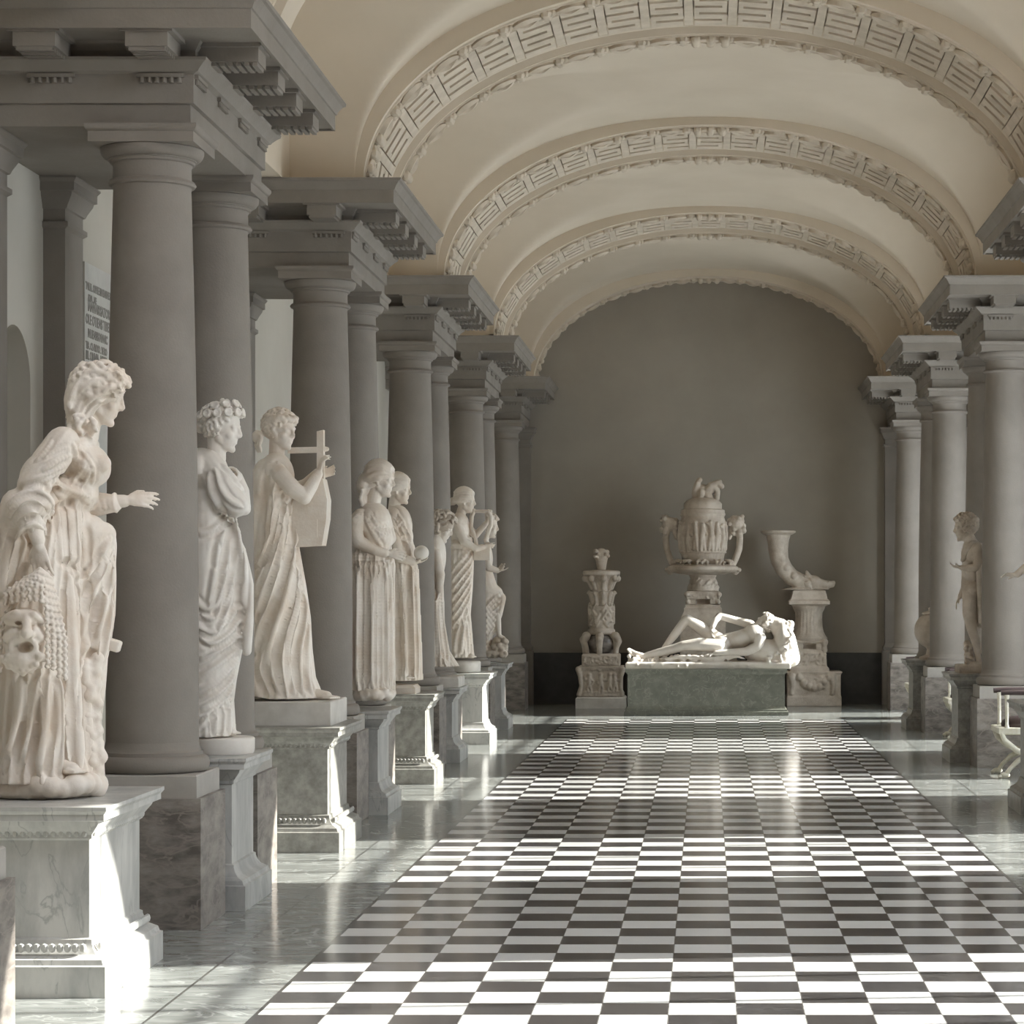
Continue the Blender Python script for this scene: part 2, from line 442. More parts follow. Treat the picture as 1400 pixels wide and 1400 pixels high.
def arch_rib(y0, depth, label, full=True, extra=0.0, garland=True):
    f, LEN = arcmap(extra)
    e = thing('arch_rib', label, 'arch', (NCX, y0, ZS), 'stuccoed transverse arches of the vault')
    b = MB(); n = 120
    if full: prof = [(0, .5), (0, .1), (0, 0), (.36, 0), (.38, .10), (1.46, .10), (1.50, .05), (1.54, .05), (1.56, 0), (depth, 0), (depth, .1), (depth, .5)]
    else: prof = [(0, .5), (0, .1), (0, 0), (depth, 0), (depth, .1), (depth, .5)]
    vs = []; fs = []
    for k in range(n+1):
        for v, w in prof:
            x, z = f(k/n, w); vs.append((x, y0+v, z))
    m = len(prof)
    for k in range(n):
        for j in range(m-1): fs.append((k*m+j, (k+1)*m+j, (k+1)*m+j+1, k*m+j+1))
    b.add(vs, fs); build('arch_band', b, M_CEIL, e, True, 30)
    NP = 19; p = 1.0/NP
    pl = lambda b, u0, u1, v0, v1, w0, w1: b.add(
        [(lambda q: (q[0], y0+v, q[1]))(f(u, w)) for w in (w0, w1) for u, v in ((u0,v0),(u1,v0),(u1,v1),(u0,v1))],
        [(0,3,2,1),(4,5,6,7),(0,1,5,4),(1,2,6,5),(2,3,7,6),(3,0,4,7)])
    if full:
        g = MB()
        for k in range(NP):
            u = (k+.5)*p; h = p*.5; W0, W1 = .030, .105
            pl(g, u-h, u-h*.80, .44, 1.40, W0, W1); pl(g, u+h*.80, u+h, .44, 1.40, W0, W1)      # plain bands between panels
            q = h*.74; s = 1 if k % 2 else -1; bw = .138; gw = .0675; W0 = .028
            for r_ in range(5):
                v0 = .44 + r_*(bw+gw); pl(g, u-q, u+q, v0, v0+bw, W0, W1)
                if r_ < 4:
                    sd = s*(1 if r_ % 2 else -1); xa, xb_ = sorted((q*sd, q*.70*sd)); pl(g, u+xa, u+xb_, v0+bw, v0+bw+gw, W0, W1)
        build('meander_relief', g, M_STUCCO, e, False)
    for v0 in ((.19, 1.72) if full else (depth*.55,)):
        if not garland: break
        g = MB(); A = .088
        P3 = lambda u, v, w: (lambda q: Vector((q[0], y0+v, q[1])))(f(min(max(u, .016), .984), w))
        for k in range(NP):
            u0 = k*p
            for sg in (-1, 1):
                pts = [P3(u0 + p*(.08+.60*t), v0 + sg*A*math.sin(PI*t)*(0.7+.3*t), -.012) for t in [i/8 for i in range(9)]]
                g.tube(pts, [.016+.020*math.sin(PI*i/8) for i in range(9)], 5)
            pts = [P3(u0 + p*(.14+.5*t), v0, -.008) for t in (0, .5, 1)]; g.tube(pts, [.006, .014, .006], 5)
            for dv in (-.055, 0, .055): g.ball(P3(u0+p*.84, v0+dv, -.008), .042, 6, 4)
            g.ball(P3(u0+p*.72, v0+.03, -.01), .034, 6, 4); g.ball(P3(u0+p*.96, v0-.03, -.01), .034, 6, 4)
        for u0 in (.5, .04, .96):                       # carved knots at the crown and the feet
            for dv in (-.08, -.03, .03, .08):
                for du in (-.35, 0, .35): g.ball(P3(u0+du*p, v0+dv, -.02), .040, 7, 5)
        for dv in (-.125, .125):
            g.tube([P3(i/90, v0+dv, -.002) for i in range(91)], .012, 5)
        build('garland_relief', g, M_STUCCO, e, True)
    return e
oname = ['nearest, cut by the top of the picture', 'second from the camera', 'third from the camera', 'fourth from the camera']
LAB = {-1: 'stuccoed vault arch with key pattern, above and behind the viewpoint, outside the picture',
       0: 'stuccoed vault arch over the nearest column pair, almost wholly above the picture',
       1: 'largest visible vault arch with key pattern, its crown cut by the top of the picture',
       2: 'middle vault arch with key pattern, wholly in view below the largest one',
       3: 'smallest vault arch with key pattern, in front of the plain arch at the end wall'}
for i in range(0, 4): arch_rib(RIBS[i+1][0], RIBS[i+1][1]-RIBS[i+1][0], LAB[i], garland=i > 0)
arch_rib(33.72, YEND-33.72, 'narrow vault arch with a single garland, framing the grey end wall', False, .08)

# ---- columns
def make_column():
    e = thing('column', '', 'column', (0, 0, 0))
    build('pedestal', MB().rect([(0, 0), (0, .63)], -.30, .30, -.30, .30), M_GREY, e, False)
    build('plinth', MB().rect([(0, .628), (0, .735), (-.006, .742)], -.275, .275, -.275, .275), M_PLI, e, False)
    b = MB(); pr = [(.262, .742)]
    for k in range(9):
        t = -PI/2 + PI*k/8; pr.append((.252+.026*math.cos(t), .782+.04*math.sin(t)))
    pr += [(.246, .824), (.246, .842), (.238, .846), (.230, .862), (.225, .89)]
    build('base', b.lathe(0, 0, pr, 48), M_COL, e)
    pr = [(.2245, .885), (.224, 1.2), (.223, 1.7), (.218, 2.2), (.210, 2.7), (.200, 3.15), (.1895, 3.56), (.188, 3.60), (.194, 3.615)]
    build('shaft', MB().lathe(0, 0, pr, 56), M_COL, e)
    pr = [(.192, 3.612), (.206, 3.616), (.213, 3.627), (.206, 3.640), (.192, 3.645), (.190, 3.66), (.189, 3.71), (.194, 3.722), (.205, 3.726), (.207, 3.737), (.215, 3.741)]
    for k in range(6):
        t = k/5*PI/2; pr.append((.215+.036*math.sin(t), 3.795-.05*math.cos(t)))
    pr.append((.245, 3.80))
    c = MB().lathe(0, 0, pr, 48)
    c.rect([(0, 3.798), (0, 3.848), (.004, 3.85), (.012, 3.860), (.018, 3.872), (.018, 3.884)], -.255, .255, -.255, .255)
    build('capital', c, M_COL, e)
    return e
cp = None
on = ['nearest', 'second', 'third', 'fourth', 'fifth and last']
for i in range(-1, 5):
    for side, x in (('left', CXL), ('right', CXR)):
        for r in (0, 1):
            if i == 4 and r: continue
            pos = (x, yf(i)+DP*r, 0)
            if i == -1 and (side, r) != ('left', 1): lab = 'grey column beside the viewpoint, outside the picture, %s side, %s of its pair' % (side, ('front', 'rear')[r])  # out-of-view columns added to absorb stray light around the camera
            elif i == -1: lab = 'grey column at the left edge of the picture, only its marble block corner showing'
            elif side == 'left':
                w = ('wholly in view', 'half hidden behind it')[r]
                lab = {0: ('largest grey column, standing beside the bowed statue with the mask', 'grey column behind the largest one, beside the flower-wreathed statue'),
                       1: ('grey column right behind the statue with the big lyre', 'grey column showing past the right edge of the lyre statue\'s column'),
                       2: ('grey column behind the statue holding a globe', 'slim visible strip of grey column behind the curly headed hidden statue'),
                       3: ('grey column behind the statue with the small lyre', 'narrow strip of grey column above the statue with raised knee'),
                       4: ('grey column on the left against the end wall',)}[i][r]
            else:
                lab = {0: ('grey column on the right, outside the picture, nearest pair front', 'grey column on the right, outside the picture, nearest pair rear'),
                       1: ('grey column on the right, outside the picture, second pair front', 'grey column on the right, outside the picture, second pair rear'),
                       2: ('thick grey column at the right edge, a stone hand showing in front of it', 'grey column behind the standing nude youth, left of the right edge column'),
                       3: ('grey column on the right beside the half hidden round urn', 'narrow strip of grey column left of the column with the round urn'),
                       4: ('grey column on the right against the end wall',)}[i][r]
            if cp is None:
                cp = make_column(); cp.location = pos; cp['label'] = lab; cp['group'] = 'stone columns standing in pairs'
            else: dup(cp, pos, lab, 'stone columns standing in pairs')

# ---- entablature blocks over each pair
def entablature(side, i, label):
    s = -1 if side == 'left' else 1
    xw = WL if s < 0 else WR; xn = (-2.50 if s < 0 else 2.545)
    x0, x1 = min(xw, xn), max(xw, xn)
    y0 = yf(i)-.20; y1 = yf(i)+DP+.20 if i < 4 else YEND
    e = thing('entablature', label, 'entablature', ((x0+x1)/2, y0, ZA), 'entablature blocks over the column pairs')
    a = MB().rect([(0, ZA), (0, 3.985), (.018, 3.990), (.018, 4.128), (.03, 4.134), (.045, 4.140), (.052, 4.150), (.075, 4.172), (.092, 4.184), (.095, 4.198)], x0, x1, y0, y1)
    build('architrave', a, M_ENT, e, True, 25)
    c = MB().rect([(.03, 4.19), (.03, 4.24), (.045, 4.262), (.06, 4.285), (.345, 4.285), (.345, 4.275), (.36, 4.275), (.36, 4.365), (.368, 4.368), (.372, 4.378), (.378, 4.392), (.398, 4.418), (.412, 4.424), (.416, 4.44)], x0, x1, y0, y1)
    build('cornice', c, M_ENT, e, True, 25)
    def mutule(cx, cy, ax, out):
        b = MB()
        c0 = Vector((cx, cy, 0))
        b.obox(c0 + out*.18 + Vector((0,0,4.243)), (ax, out, Vector((0,0,1))), .10, .145, .045)
        b.obox(c0 + out*.165 + Vector((0,0,4.278)), (ax, out, Vector((0,0,1))), .125, .175, .012)
        for k in range(7): b.obox(c0 + out*(.065+.04*k) + Vector((0,0,4.192)), (ax, out, Vector((0,0,1))), .085, .012, .012)
        build('mutule', b, M_ENT, e, False)
        g = MB(); q = c0 + out*.024
        g.obox(q + Vector((0,0,4.121)), (ax, out, Vector((0,0,1))), .115, .014, .009)
        for k in range(6):
            p = q + ax*(-.09+.036*k); g.lathe(p.x, p.y, [(.013, 4.086), (.010, 4.114)], 8)
        build('guttae', g, M_ENT, e, True)
    out = Vector((-s, 0, 0)); ax = Vector((0, 1, 0)); n = 4
    L = (y1 if i < 4 else YEND) - y0
    for k in range(n):
        yy = y0 + .12 + (L-.24)*k/(n-1)
        if i == 4 and yy > YEND-.15: continue
        mutule(xn, yy, ax, out)
    for k in range(3):
        xx = xn + s*(.14+.53*k)
        mutule(xx, y0, Vector((1, 0, 0)), Vector((0, -1, 0)))
        if i < 4: mutule(xx, y1, Vector((1, 0, 0)), Vector((0, 1, 0)))
    return e
EL = {('left', -1): 'entablature block on the left over the columns beside the viewpoint, outside the picture',  # this block and the next: unseen, added to absorb light near the camera
      ('right', -1): 'entablature block on the right over the columns beside the viewpoint, outside the picture',
      ('right', 0): 'entablature block on the right opposite the biggest left one, outside the picture',
      ('left', 0): 'biggest entablature block, at the top left corner over the nearest columns',
      ('left', 1): 'entablature block over the column pair behind the statue with the big lyre',
      ('left', 2): 'entablature block over the column pair behind the statue holding a globe',
      ('left', 3): 'entablature block over the column pair behind the statue with the small lyre',
      ('left', 4): 'small dim entablature block against the end wall on the left',
      ('right', 1): 'entablature block whose cornice corner juts in at the right edge, upper one',
      ('right', 2): 'entablature block over the right edge column beside the nude youth',
      ('right', 3): 'entablature block over the right column beside the half hidden urn',
      ('right', 4): 'small entablature block against the end wall on the right'}
for (sd, i), lb in EL.items(): entablature(sd, i, lb)

# ---- pilasters on the aisle walls and the end wall
def pilaster(x, y, hx, hy, label):
    e = thing('pilaster', label, 'pilaster', (x, y, 0), 'wall pilasters')
    r = lambda pr: MB().rect(pr, x-hx, x+hx, y-hy, y+hy)
    build('base', r([(.04, 0), (.04, .74), (.02, .76), (.03, .80), (.01, .83), (0, .86)]), M_COL, e, True, 25)
    build('shaft', r([(0, .85), (0, 3.62)]), M_COL, e, False)
    build('capital', r([(0, 3.60), (.02, 3.615), (.02, 3.64), (0, 3.645), (0, 3.71), (.012, 3.715), (.02, 3.735), (.045, 3.78), (.05, 3.80), (.065, 3.805), (.065, 3.85), (.08, 3.87), (.08, 3.879)]), M_COL, e, True, 25)
PLB = {(0, 0): 'wall pilaster at the left edge, in front of the arched niche', (0, 1): 'wall pilaster left of the inscribed marble tablet',
       (1, 0): 'wall pilaster glimpsed left of the lyre statue\'s column', (1, 1): 'wall pilaster behind the lyre statue\'s column pair',
       (2, 0): 'wall pilaster behind the column of the globe statue', (2, 1): 'wall pilaster behind the curly headed hidden statue'}
for (i, r), lb in PLB.items(): pilaster(WL+.06, yf(i)+DP*r, .06, .19, lb)
pilaster(CXL+.02, YEND-.10, .24, .10, 'dark pilaster on the end wall beside the last left column')
pilaster(CXR-.02, YEND-.10, .24, .10, 'dark pilaster on the end wall beside the last right column')

# ---- inscribed tablet on the left aisle wall
tb = thing('inscribed_tablet', 'pale marble wall tablet with carved rows of letters, left of the largest column', 'tablet', (WL, 14.8, 2.3))
build('slab', MB().box(WL, WL+.025, 14.08, 15.7, 2.2, 3.53), M_TAB, tb, False)
rows = [('TVLLI . OPPIE ISMENIAE SACR', .046), ('ATIA . NE', .040), ('IANVARI SATOR', .060), ('OLE OTIENS TIBER', .060), ('IVLIENSIS MVNIC', .052), ('TIB . CLAVDIO . VERO', .044), ('IIII . OMNIA . MISIT', .052), ('I SABINO ANTONINO', .048), ('NVMERI', .048)]
z = 3.375
for t, h in rows:
    y = 14.10 + (.05 if t in ('ATIA . NE', 'IANVARI SATOR', 'IVLIENSIS MVNIC', 'NVMERI') else 0)
    for wd in t.split(' '):
        cu = bpy.data.curves.new('t', 'FONT'); cu.body = wd; cu.size = h*1.35; cu.extrude = .0015; cu.resolution_u = 2; cu.offset = .0022
        to = bpy.data.objects.new('t', cu); COL.objects.link(to)
        dg = bpy.context.evaluated_depsgraph_get(); dg.update(); me = bpy.data.meshes.new_from_object(to.evaluated_get(dg))
        lt = MB().add([(WL+.026+v.co.z, y+v.co.x*.9, z+v.co.y) for v in me.vertices], [tuple(p.vertices) for p in me.polygons])
        y = max(p[1] for p in lt.v) + h*.22
        bpy.data.objects.remove(to); bpy.data.curves.remove(cu); bpy.data.meshes.remove(me)
        build('carved_word' if wd != '.' else 'carved_dot', lt, M_INK, tb, False)
    z -= h + .017

# ---- light: the sun and sky through the windows
sun = bpy.data.lights.new('sun', 'SUN'); sun.energy = 27; sun.angle = math.radians(0.6); sun.color = (1.0, .955, .90)
so = bpy.data.objects.new('sun', sun); COL.objects.link(so)
d = Vector((-math.cos(math.radians(6)), -math.sin(math.radians(6)), 0)); d.z = -math.tan(math.radians(27)); d.normalize()
so.rotation_euler = d.to_track_quat('-Z', 'Y').to_euler(); so.location = (12, 16, 12)
W = bpy.data.worlds.new('sky'); SC.world = W; W.use_nodes = True
bg = W.node_tree.nodes['Background']; bg.inputs['Color'].default_value = (.90, .94, 1.0, 1); bg.inputs['Strength'].default_value = 9.0

cam = bpy.data.cameras.new('camera'); co = bpy.data.objects.new('camera', cam); COL.objects.link(co)
co.location = (0, 0, CH); co.rotation_euler = (PI/2, 0, 0)
cam.sensor_width = 36; cam.lens = 36*F/1400; cam.shift_x = .5 - VX/1400; cam.shift_y = VY/1400 - .5
cam.clip_start = .05; cam.clip_end = 200
SC.camera = co
SC.view_settings.view_transform = 'Standard'; SC.view_settings.look = 'None'; SC.view_settings.gamma = 1; SC.view_settings.use_curve_mapping = False
SC.view_settings.exposure = -0.27
SC.cycles.max_bounces = 14; SC.cycles.diffuse_bounces = 10; SC.cycles.glossy_bounces = 5; SC.cycles.transparent_max_bounces = 12
SC.cycles.caustics_reflective = False; SC.cycles.caustics_refractive = False; SC.cycles.sample_clamp_indirect = 12
# ================================================================== PEDESTALS
# ped(side, near Y, far Y, nave face x of the base, outer x, top z, material, label)
def ped(y0, y1, xn, xo, z1, m, label, carved=True, xmid=None):
    """moulded statue pedestal; y0..y1, xn..xo are the extent of its base"""
    x0, x1 = min(xn, xo), max(xn, xo); e = thing('pedestal', label, 'pedestal', ((x0+x1)/2, (y0+y1)/2, 0), 'marble pedestals under the statues')
    g = .085
    a, b, c, d = x0+g, x1-g, y0+g, y1-g
    build('base', MB().rect([(g, 0), (g, .125), (g-.012, .130), (g-.018, .150), (g-.05, .168), (g-.065, .19), (.012, .215), (.012, .225), (0, .232)], a, b, c, d), m, e, True, 25)
    build('die', MB().rect([(0, .225), (0, z1-.135)], a, b, c, d), m, e, False)
    build('cap_moulding', MB().rect([(0, z1-.14), (.012, z1-.132), (.012, z1-.118), (.022, z1-.105), (.045, z1-.075), (.05, z1-.06), (.078, z1-.055), (.078, z1-.03), (.09, z1-.015), (.09, z1)], a, b, c, d), m, e, True, 25)
    if carved:
        for q0, q1, ax in ((a, b, 0), (c, d, 1)):
            n = int((q1-q0)/.030)
            for zz, o, rr in ((.195, .040, .013), (z1-.112, .017, .010)):
                r = MB()
                for k in range(n):
                    t = q0 + (k+.5)*(q1-q0)/n
                    if ax == 0: r.ell((t, c-o, zz), (Vector((1,0,0)),Vector((0,1,0)),Vector((0,0,1))), (rr*1.2, rr, rr*1.5), 6, 4)
                    else: r.ell(((b+o) if xn == x1 else (a-o), t, zz), (Vector((1,0,0)),Vector((0,1,0)),Vector((0,0,1))), (rr, rr*1.2, rr*1.5), 6, 4)
                build('bead_row', r, m, e)
    return e
ZP = .765
ped(9.76, 10.80, -2.41, -3.42, ZP, M_PED, 'large pedestal at lower left under the bowed statue with the mask')
ped(12.38, 13.14, -2.345, -3.30, .775, M_PED, 'narrow pedestal under the flower-wreathed statue', False)
ped(15.08, 16.06, -2.275, -3.30, .775, M_PED2, 'pedestal under the statue playing the big lyre')
ped(17.58, 18.36, -2.30, -3.15, .75, M_PED, 'narrow pedestal under the pleated statue with crossed forearms', False)
ped(20.3, 21.1, -2.27, -3.2, .75, M_PED2, 'pedestal under the statue holding a globe')
ped(22.82, 23.58, -2.31, -3.2, .70, M_PED, 'narrow pedestal under the half hidden curly headed statue', False)
ped(25.4, 26.3, -2.26, -3.2, .74, M_PED, 'pedestal under the statue holding a small lyre', False)
ped(28.1, 28.8, -2.29, -3.2, .76, M_PED, 'farthest left pedestal, under the statue with raised knee', False)
ped(22.82, 23.58, 2.28, 3.2, .83, M_PED2, 'pedestal under the nude youth between the right columns', False)
ped(17.6, 18.36, 2.27, 3.2, .80, M_PED2, 'pedestal cut by the right edge, under the outstretched stone hand', False)
ped(28.05, 28.8, 2.30, 3.2, .80, M_PED2, 'far right pedestal under the half hidden round urn', False)

# ================================================================== FIGURES
class Fig:
    """a carved figure: joints are given as (x, y) of the photograph plus a depth in metres behind its own plane Y0"""
    def __init__(s, Y0): s.Y0 = Y0; s.k = Y0/F; s.m = {}; s.fl = {}; s.cur = None; s.tree = None
    def on(s, part): s.part = part; s.cur = s.m.setdefault(part, MB()); s.tree = None; return s
    def p(s, x, y, d=0.0): return P(x, y, s.Y0+d)
    def chain(s, pts): s.cur.chain([(s.p(x, y, d), r*s.k) for x, y, d, r in pts]); s.tree = None; return s
    def ball(s, x, y, d, r): s.cur.ball(s.p(x, y, d), r*s.k); s.tree = None; return s
    def ell(s, x, y, d, rx, ry, rd, rot=0):
        """radii: across, up, in depth (pixels); rot turns it in the picture plane, degrees, anticlockwise"""
        c, q = math.cos(math.radians(rot)), math.sin(math.radians(rot))
        s.cur.ell(s.p(x, y, d), (Vector((c,0,q)), Vector((0,1,0)), Vector((-q,0,c))), (rx*s.k, rd*s.k, ry*s.k), 20, 13); s.tree = None; return s
    def loft(s, secs, n=0, amp=0.0, seed=0, seg=110, top=None):
        """closed gown: (y, x left, x right, depth of centre, half depth, pleat strength 0..1)"""
        rnd = random.Random(seed); ph = [rnd.uniform(0, 6.28) for _ in range(6)]
        rows = []
        for a, b in zip(secs, secs[1:]):
            st = max(2, int(abs(b[0]-a[0])/4))
            for i in range(st): t = i/st; rows.append([a[j]+(b[j]-a[j])*t for j in range(6)])
        rows.append(list(secs[-1])); vs = []; fs = []
        for y, xl, xr, dc, hd, am in rows:
            cx, hx = (xl+xr)/2, (xr-xl)/2
            for k in range(seg):
                a = 2*PI*k/seg
                if n:
                    w = n*a/2 + .7*math.sin(2*a+ph[0]) + .5*math.sin(3*a+ph[1]) + .0022*(y-rows[0][0])*math.sin(5*a+ph[4])
                    f = abs(math.sin(w))**.8*2-1
                    f += .45*math.sin(n*.37*a+ph[2]) + .3*math.sin(n*1.71*a+ph[3])
                    f *= amp*am*1.6
                else: f = 0
                ca, sa = math.cos(a), math.sin(a)
                vs.append(s.p(cx, y, dc) + Vector(((hx+f)*s.k*ca, (hd+f*s.k)*sa, 0)))
        m = len(rows)
        for i in range(m-1):
            for k in range(seg):
                j = (k+1) % seg; fs.append((i*seg+k, i*seg+j, (i+1)*seg+j, (i+1)*seg+k))
        fs.append(tuple(range(seg-1, -1, -1))); fs.append(tuple(range((m-1)*seg, m*seg)))
        s.cur.add(vs, fs); s.tree = None; return s
    def fold(s, pts, r0, r1=None, sink=.30):
        """a ridge of cloth lying on whatever the current part has there, tapering at both ends"""
        if s.tree is None: s.tree = BVHTree.FromPolygons(s.cur.v, s.cur.f)
        tree = s.tree; r1 = r0 if r1 is None else r1
        P2 = [Vector(p) for p in pts]; path = []; q_ = 1.5 if r0 > 2.9 or s.Y0 > 12 else 1.15; r0 *= q_; r1 *= q_
        for i in range(len(P2)-1):
            a = P2[max(i-1, 0)]; b = P2[i]; c = P2[i+1]; d = P2[min(i+2, len(P2)-1)]
            n = max(2, int((c-b).length/4))
            for k in range(n):
                t = k/n; path.append(.5*((2*b)+(c-a)*t+(2*a-5*b+4*c-d)*t*t+(3*b-a-3*c+d)*t**3))
        path.append(P2[-1]); eye = Vector((0,0,CH)); out = []; last = None
        for q in path:
            far = P(q.x, q.y, s.Y0-.9); dr = (far-eye).normalized()
            h = tree.ray_cast(far, dr, 2.2)
            if h[0] is not None and (last is None or abs(h[3]-last) < .22): last = h[3]
            if last is None: continue
            out.append((far + dr*last, dr))
        if len(out) < 3: return s
        n = len(out); pp = []; rr = []
        for i, (q, dr) in enumerate(out):
            t = i/(n-1); e = min(1, 4.5*t+.35, 4.5*(1-t)+.35)
            r = (r0+(r1-r0)*t)*s.k*e; pp.append(q + dr*r*sink); rr.append(r)
        # even out depth jumps
        for _ in range(3):
            pp = [pp[0]] + [(pp[i-1]+pp[i]*2+pp[i+1])/4 for i in range(1, n-1)] + [pp[-1]]
        keep = s.tree; s.cur.tube(pp, rr, 8); s.tree = keep; s.fl.setdefault(s.part, []).append((pp, rr))
        return s
    def frame(s, yaw, pitch=0, roll=0):
        y, p_ = math.radians(yaw), math.radians(pitch)
        f = Vector((math.cos(y)*math.cos(p_), -math.sin(y)*math.cos(p_), math.sin(p_)))
        sd = Vector((math.sin(y), math.cos(y), 0)); u = sd.cross(f); u = -u if u.z < 0 else u
        if roll: R_ = Matrix.Rotation(math.radians(roll), 3, f); sd = R_ @ sd; u = R_ @ u
        return f, sd, u
    def head(s, x, y, d, hpx, yaw, pitch=0, roll=0, ears=True):
        """head: centre at eye level, hpx = crown to chin; yaw 0 looks to the right of the picture, 90 at the camera"""
        f, q, u = s.frame(yaw, pitch, roll); h = hpx*s.k; c = s.p(x, y, d); b = s.cur; ax = (f, q, u)
        A = lambda a, e, g: c + (f*a + q*e + u*g)*h
        b.ell(A(-.05, 0, .13), ax, (.41*h, .325*h, .36*h), 20, 13)
        b.ell(A(.13, 0, -.12), ax, (.235*h, .235*h, .36*h), 18, 12)
        b.cap(A(.02, .17, -.22), .10*h, A(.24, .03, -.40), .075*h); b.cap(A(.02, -.17, -.22), .10*h, A(.24, -.03, -.40), .075*h)
        b.ball(A(.275, 0, -.415), .075*h)
        b.cap(A(.345, 0, .10), .030*h, A(.425, 0, -.09), .040*h); b.ball(A(.40, 0, -.115), .048*h)
        for e in (-1, 1):
            b.ball(A(.375, e*.045, -.12), .032*h)
            b.cap(A(.352, e*.05, .085), .032*h, A(.285, e*.20, .07), .032*h)
            b.ball(A(.275, e*.125, .005), .062*h); b.ball(A(.22, e*.155, -.12), .10*h)
            b.cap(A(.335, e*.04, -.213), .026*h, A(.295, e*.09, -.222), .018*h)
            b.cap(A(.330, e*.035, -.268), .030*h, A(.290, e*.08, -.258), .020*h)
            if ears:
                b.cap(A(-.02, e*.315, .05), .045*h, A(.0, e*.30, -.12), .035*h)
        s.tree = None; s.hd = (c, f, q, u, h); return s
    def neck(s, x, y, d, r):
        c, f, q, u, h = s.hd; s.cur.cap(c - f*.10*h - u*.22*h, .20*h, s.p(x, y, d), r*s.k); s.tree = None; return s
    def curls(s, n=150, r=.062, low=-.30, front=.20, seed=1, thick=.03, spread=1.0):
        """locks all over the skull, behind the face"""
        rnd = random.Random(seed); c, f, q, u, h = s.hd; b = s.cur
        b.ell(c + (u*.15 - f*.075)*h, (f, q, u), ((.40+thick)*h, (.325+thick)*h, (.355+thick)*h), 20, 13)
        for i in range(n):
            z = 1-2*(i+.5)/n; ph = i*2.399963; rr = math.sqrt(1-z*z)
            v = Vector((rr*math.cos(ph), rr*math.sin(ph), z))
            a, e, g = -.06+v.x*(.43+thick)*spread, v.y*(.335+thick)*spread, .15+v.z*(.375+thick)*spread
            if g < low or (a > front and g < .30) or (a > .06 and g < .12): continue
            k = r*h*rnd.uniform(.75, 1.25); p0 = c + (f*a+q*e+u*g)*h
            t = Vector((rnd.uniform(-1,1), rnd.uniform(-1,1), rnd.uniform(-1,1))); nrm = (f*v.x+q*v.y+u*v.z); t = (t - nrm*t.dot(nrm)).normalized()
            b.tube([p0 - t*k*1.3, p0 - t*k*.5 + nrm*k*.5, p0 + t*k*.5 + nrm*k*.5, p0 + t*k*1.2], [k*.35, k*.7, k*.7, k*.3], 6)
        s.tree = None; return s
    def waves(s, n=11, r=.045, a0=.30, bun=True):
        """hair combed back in waves from the brow to a knot behind"""
        c, f, q, u, h = s.hd; b = s.cur
        b.ell(c + (u*.15 - f*.075)*h, (f, q, u), (.395*h, .325*h, .35*h), 20, 13); n = int(n*.62); r *= 1.75
        for i in range(-n, n+1):
            t = i/n; ang = t*1.75
            pts = []
            for k in range(9):
                w = k/8; th = -.55 + 1.9*w      # front to back
                x = a0*math.cos(th*1.25)-.09-.10*w; rad = 1.0
                yy = math.sin(ang)*(.34+.05*math.sin(PI*w)); zz = .16+.38*math.cos(ang)*(.80+.2*math.sin(PI*min(w*1.1, 1)))
                a = .33 - .78*w + .02*math.sin(k*2.1+i); sc = 1-.35*max(0, w-.6)/.4
                g = .16 + .39*math.cos(ang)*math.sqrt(max(0.05, 1-((a+.06)/.47)**2)) - .10*w*abs(math.sin(ang))
                e = math.sin(ang)*.365*math.sqrt(max(0.05, 1-((a+.06)/.49)**2))
                pts.append(c + (f*a + q*e + u*g)*h)
            b.tube(pts, [r*h*(.7+.5*math.sin(PI*k/8)) for k in range(9)], 6)
        if bun:
            b.ell(c + (-f*.50 + u*.02)*h, (f, q, u), (.16*h, .17*h, .17*h))
            for k in range(8): b.ball(c + (-f*(.56+.03*math.cos(k)) + q*.12*math.cos(k*.8) + u*(.02+.12*math.sin(k*.8)))*h, .06*h)
        s.tree = None; return s
    def hand(s, w, dr, nm, L, curl=.35, thumb=1, spread=.10):
        """w wrist point, dr along the hand, nm out of the palm, L length in metres; five separate fingers"""
        b = s.cur; dr = Vector(dr).normalized(); nm = Vector(nm); nm = (nm - dr*nm.dot(dr)).normalized(); sd = dr.cross(nm)*thumb
        pw = L*.42; b.ell(w + dr*L*.25, (dr, sd, nm), (L*.30, L*.20, L*.085), 14, 9)
        b.ell(w + dr*L*.36, (dr, sd, nm), (L*.16, L*.215, L*.075), 14, 9); b.cap(w - dr*L*.10, L*.125, w + dr*L*.12, L*.13)
        for i, (ln, cu) in enumerate(((.46, .7), (.52, .85), (.49, 1.0), (.39, 1.2))):
            o = (1.5-i)*.125; p0 = w + dr*L*.44 + sd*L*o; dd = (dr + sd*spread*(1.5-i)*.6).normalized(); r = L*.052*(1 if i < 3 else .88)
            p = p0; ang = 0; pts = [(w + dr*L*.25 + sd*L*o*.8, r*1.1), (p0, r*1.05)]
            for k, fr in enumerate((.42, .32, .26)):
                ang += curl*cu*(.75, 1.0, .8)[k]
                p = p + (dd*math.cos(ang) + nm*math.sin(ang))*L*ln*fr; pts.append((p, r*(1, .92, .78)[k]))
            b.chain(pts)
        t0 = w + dr*L*.12 + sd*L*.13; t1 = t0 + (dr*.62 + sd*.62 + nm*.35).normalized()*L*.24; t2 = t1 + (dr*.9 + sd*.15 + nm*.3*(1+curl)).normalized()*L*.18
        b.chain([(w + dr*L*.06 + sd*L*.05, L*.08), (t0, L*.085), (t1, L*.062), (t2, L*.048)])
        s.tree = None; return s
